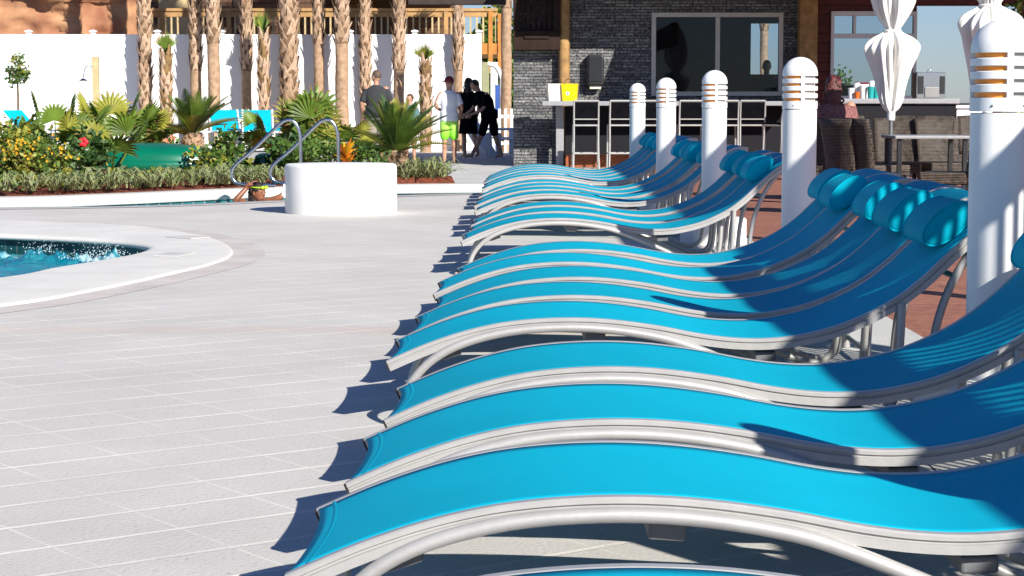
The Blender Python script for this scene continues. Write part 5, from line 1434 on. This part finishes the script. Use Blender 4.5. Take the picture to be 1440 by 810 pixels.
person('stooping person in black tee walking in sandals beside the resin chairs', (px(688,41.3),41.3,Z0), 0, 1.73, M['skin'], J, M['hair'], [('tee',M['blackcloth']),('shorts',M['blackcloth'])], .98)
# swimmer at the pool edge
J = dict(pelvis=(-.05,.12,-.62), chest=(-.02,.08,-.30), neck=(0,.04,-.08), head=(.03,.02,.07), look=(.8,-.55,-.05),
   arm_l=[(-.15,.02,-.05),(-.22,-.12,-.03),(-.105,-.07,.11)], arm_r=[(.15,.0,-.04),(.30,-.04,.015),(.42,.02,.13)], palm_l=(.6,.2,-.3), palm_r=(.3,.5,-.2))
J = {k: ([tuple(c/1 for c in q) for q in v] if k.startswith('arm') else v) for k, v in J.items()}
sw = person('swimmer with lime goggles resting at the pool edge, hand raised to head', (px(358,22.95),23.02,.03), 0, 1.70, M['skin_d'], J, M['hair'], [], .92, long_hair=True)
g = MB(); hc = Vector((.03,.02,.07))*(1.7/1.75); d = Vector((.8,-.55,-.05)).normalized(); s_ = d.cross(Vector((0,0,1))).normalized()
ringp = [hc + Vector((0,0,.058)) + d*(.094*math.cos(2*PI*j/24)) + s_*(.078*math.sin(2*PI*j/24)) for j in range(25)]
g.tube(ringp, .008, 8, cap=False); g.ball(hc+Vector((0,0,.06))+d*.095+s_*.03, (.026,.026,.02), 10, 8); g.ball(hc+Vector((0,0,.06))+d*.095-s_*.03, (.026,.026,.02), 10, 8)
g.build('goggles', M['goggle'], sw)
# seated woman
J = dict(pelvis=(0,0,.55), chest=(0,-.02,.86), neck=(0,.0,1.09), head=(0,.03,1.25), look=(.05,1,-.1),
   arm_l=[(-.19,0,1.02),(-.25,.06,.76),(-.10,.30,.72)], arm_r=[(.19,0,1.02),(.25,.06,.76),(.10,.30,.72)],
   leg_l=[(-.10,.05,.53),(-.12,.45,.52),(-.12,.42,.075),(-.13,.56,.03)], leg_r=[(.10,.05,.53),(.12,.45,.52),(.12,.42,.075),(.13,.56,.03)])
person('auburn haired woman in a mauve patterned top seated in a wicker chair', (px(1170,23.0),23.02,Z0), 0, 1.84, M['skin'], J, M['hair_r'], [('tee',M['lace']),('shorts',M['blackcloth'])], 1.2, long_hair=True)
# barkeeper behind the window
J = pose(look=(-.2,-1,0))
person('dark silhouetted person standing inside behind the bar window', (px(1076,37.6),37.6,.205), R(180), 1.74, M['skin'], pose(look=(.2,1,0)), M['hair'], [('tee',mat('dark_green_tee',(.02,.04,.03),.9,.1)),('shorts',M['blackcloth'])], 1.25)

# ------------------------------------------------------------------ trees far behind
def leafy(label, loc, h, r, n, seed, ls=.3, m_=(0,1,2)):
    rnd = random.Random(seed); ro = thing('leafy_tree', label, 'tree', loc, 0, 'trees behind the bar and deck')
    t = MB(); t.tube(smooth_path([(0,0,-.05),(.05,0,h*.3),(-.03,.04,h*.6),(0,0,h*.85)],3), [.16-.012*i for i in range(10)], 8)
    for k in range(7):
        a = rnd.uniform(0,6.3); t.tube([(0,0,h*rnd.uniform(.25,.6)),(math.cos(a)*r*.4,math.sin(a)*r*.4,h*.65),(math.cos(a)*r*.75,math.sin(a)*r*.75,h*.8)], [.06,.04,.015], 6)
    t.build('trunk', M['stem'], ro)
    mb = MB(); leaf_cloud(mb, rnd, (0,0,h*.55), (r,r,h*.45), n, ls, m_, bottom=-1, clump=22); mb.build('crown', [M['leaf_m'], M['leaf_d'], M['leaf_y']], ro)
leafy('bushy tree in the gap left of the bar wall', (px(712,60),60,0), 4.2, 1.1, 2200, 91)
leafy('low dark tree behind the white picket fence', (px(702,54.5),54.5,0), 1.7, .6, 1300, 92, .16, (0,1))
leafy('yellow green tree beyond the right end of the bar', (px(1440,33),33.5,0), 3.0, .42, 1500, 93, .14, (0,2,1))
bpm = palm('slim palm trunk in the gap beside the bar wall', 5.5, .13, 3.4, 65, 12); bpm.location = (px(712,47.5),47.5,0); bpm.scale = (.95,.95,1)
# palms out by the sea, seen through the bar window
sp_ = copy_tree(bpm); sp_.location = (px(1072,62),62,0); tag(sp_, 'palm seen through the right pane of the bar window', 'palm tree')
leafy('dark bush seen through the red sided window', (px(1178,48),48,0), 2.0, .34, 600, 94, .12, (1,0))
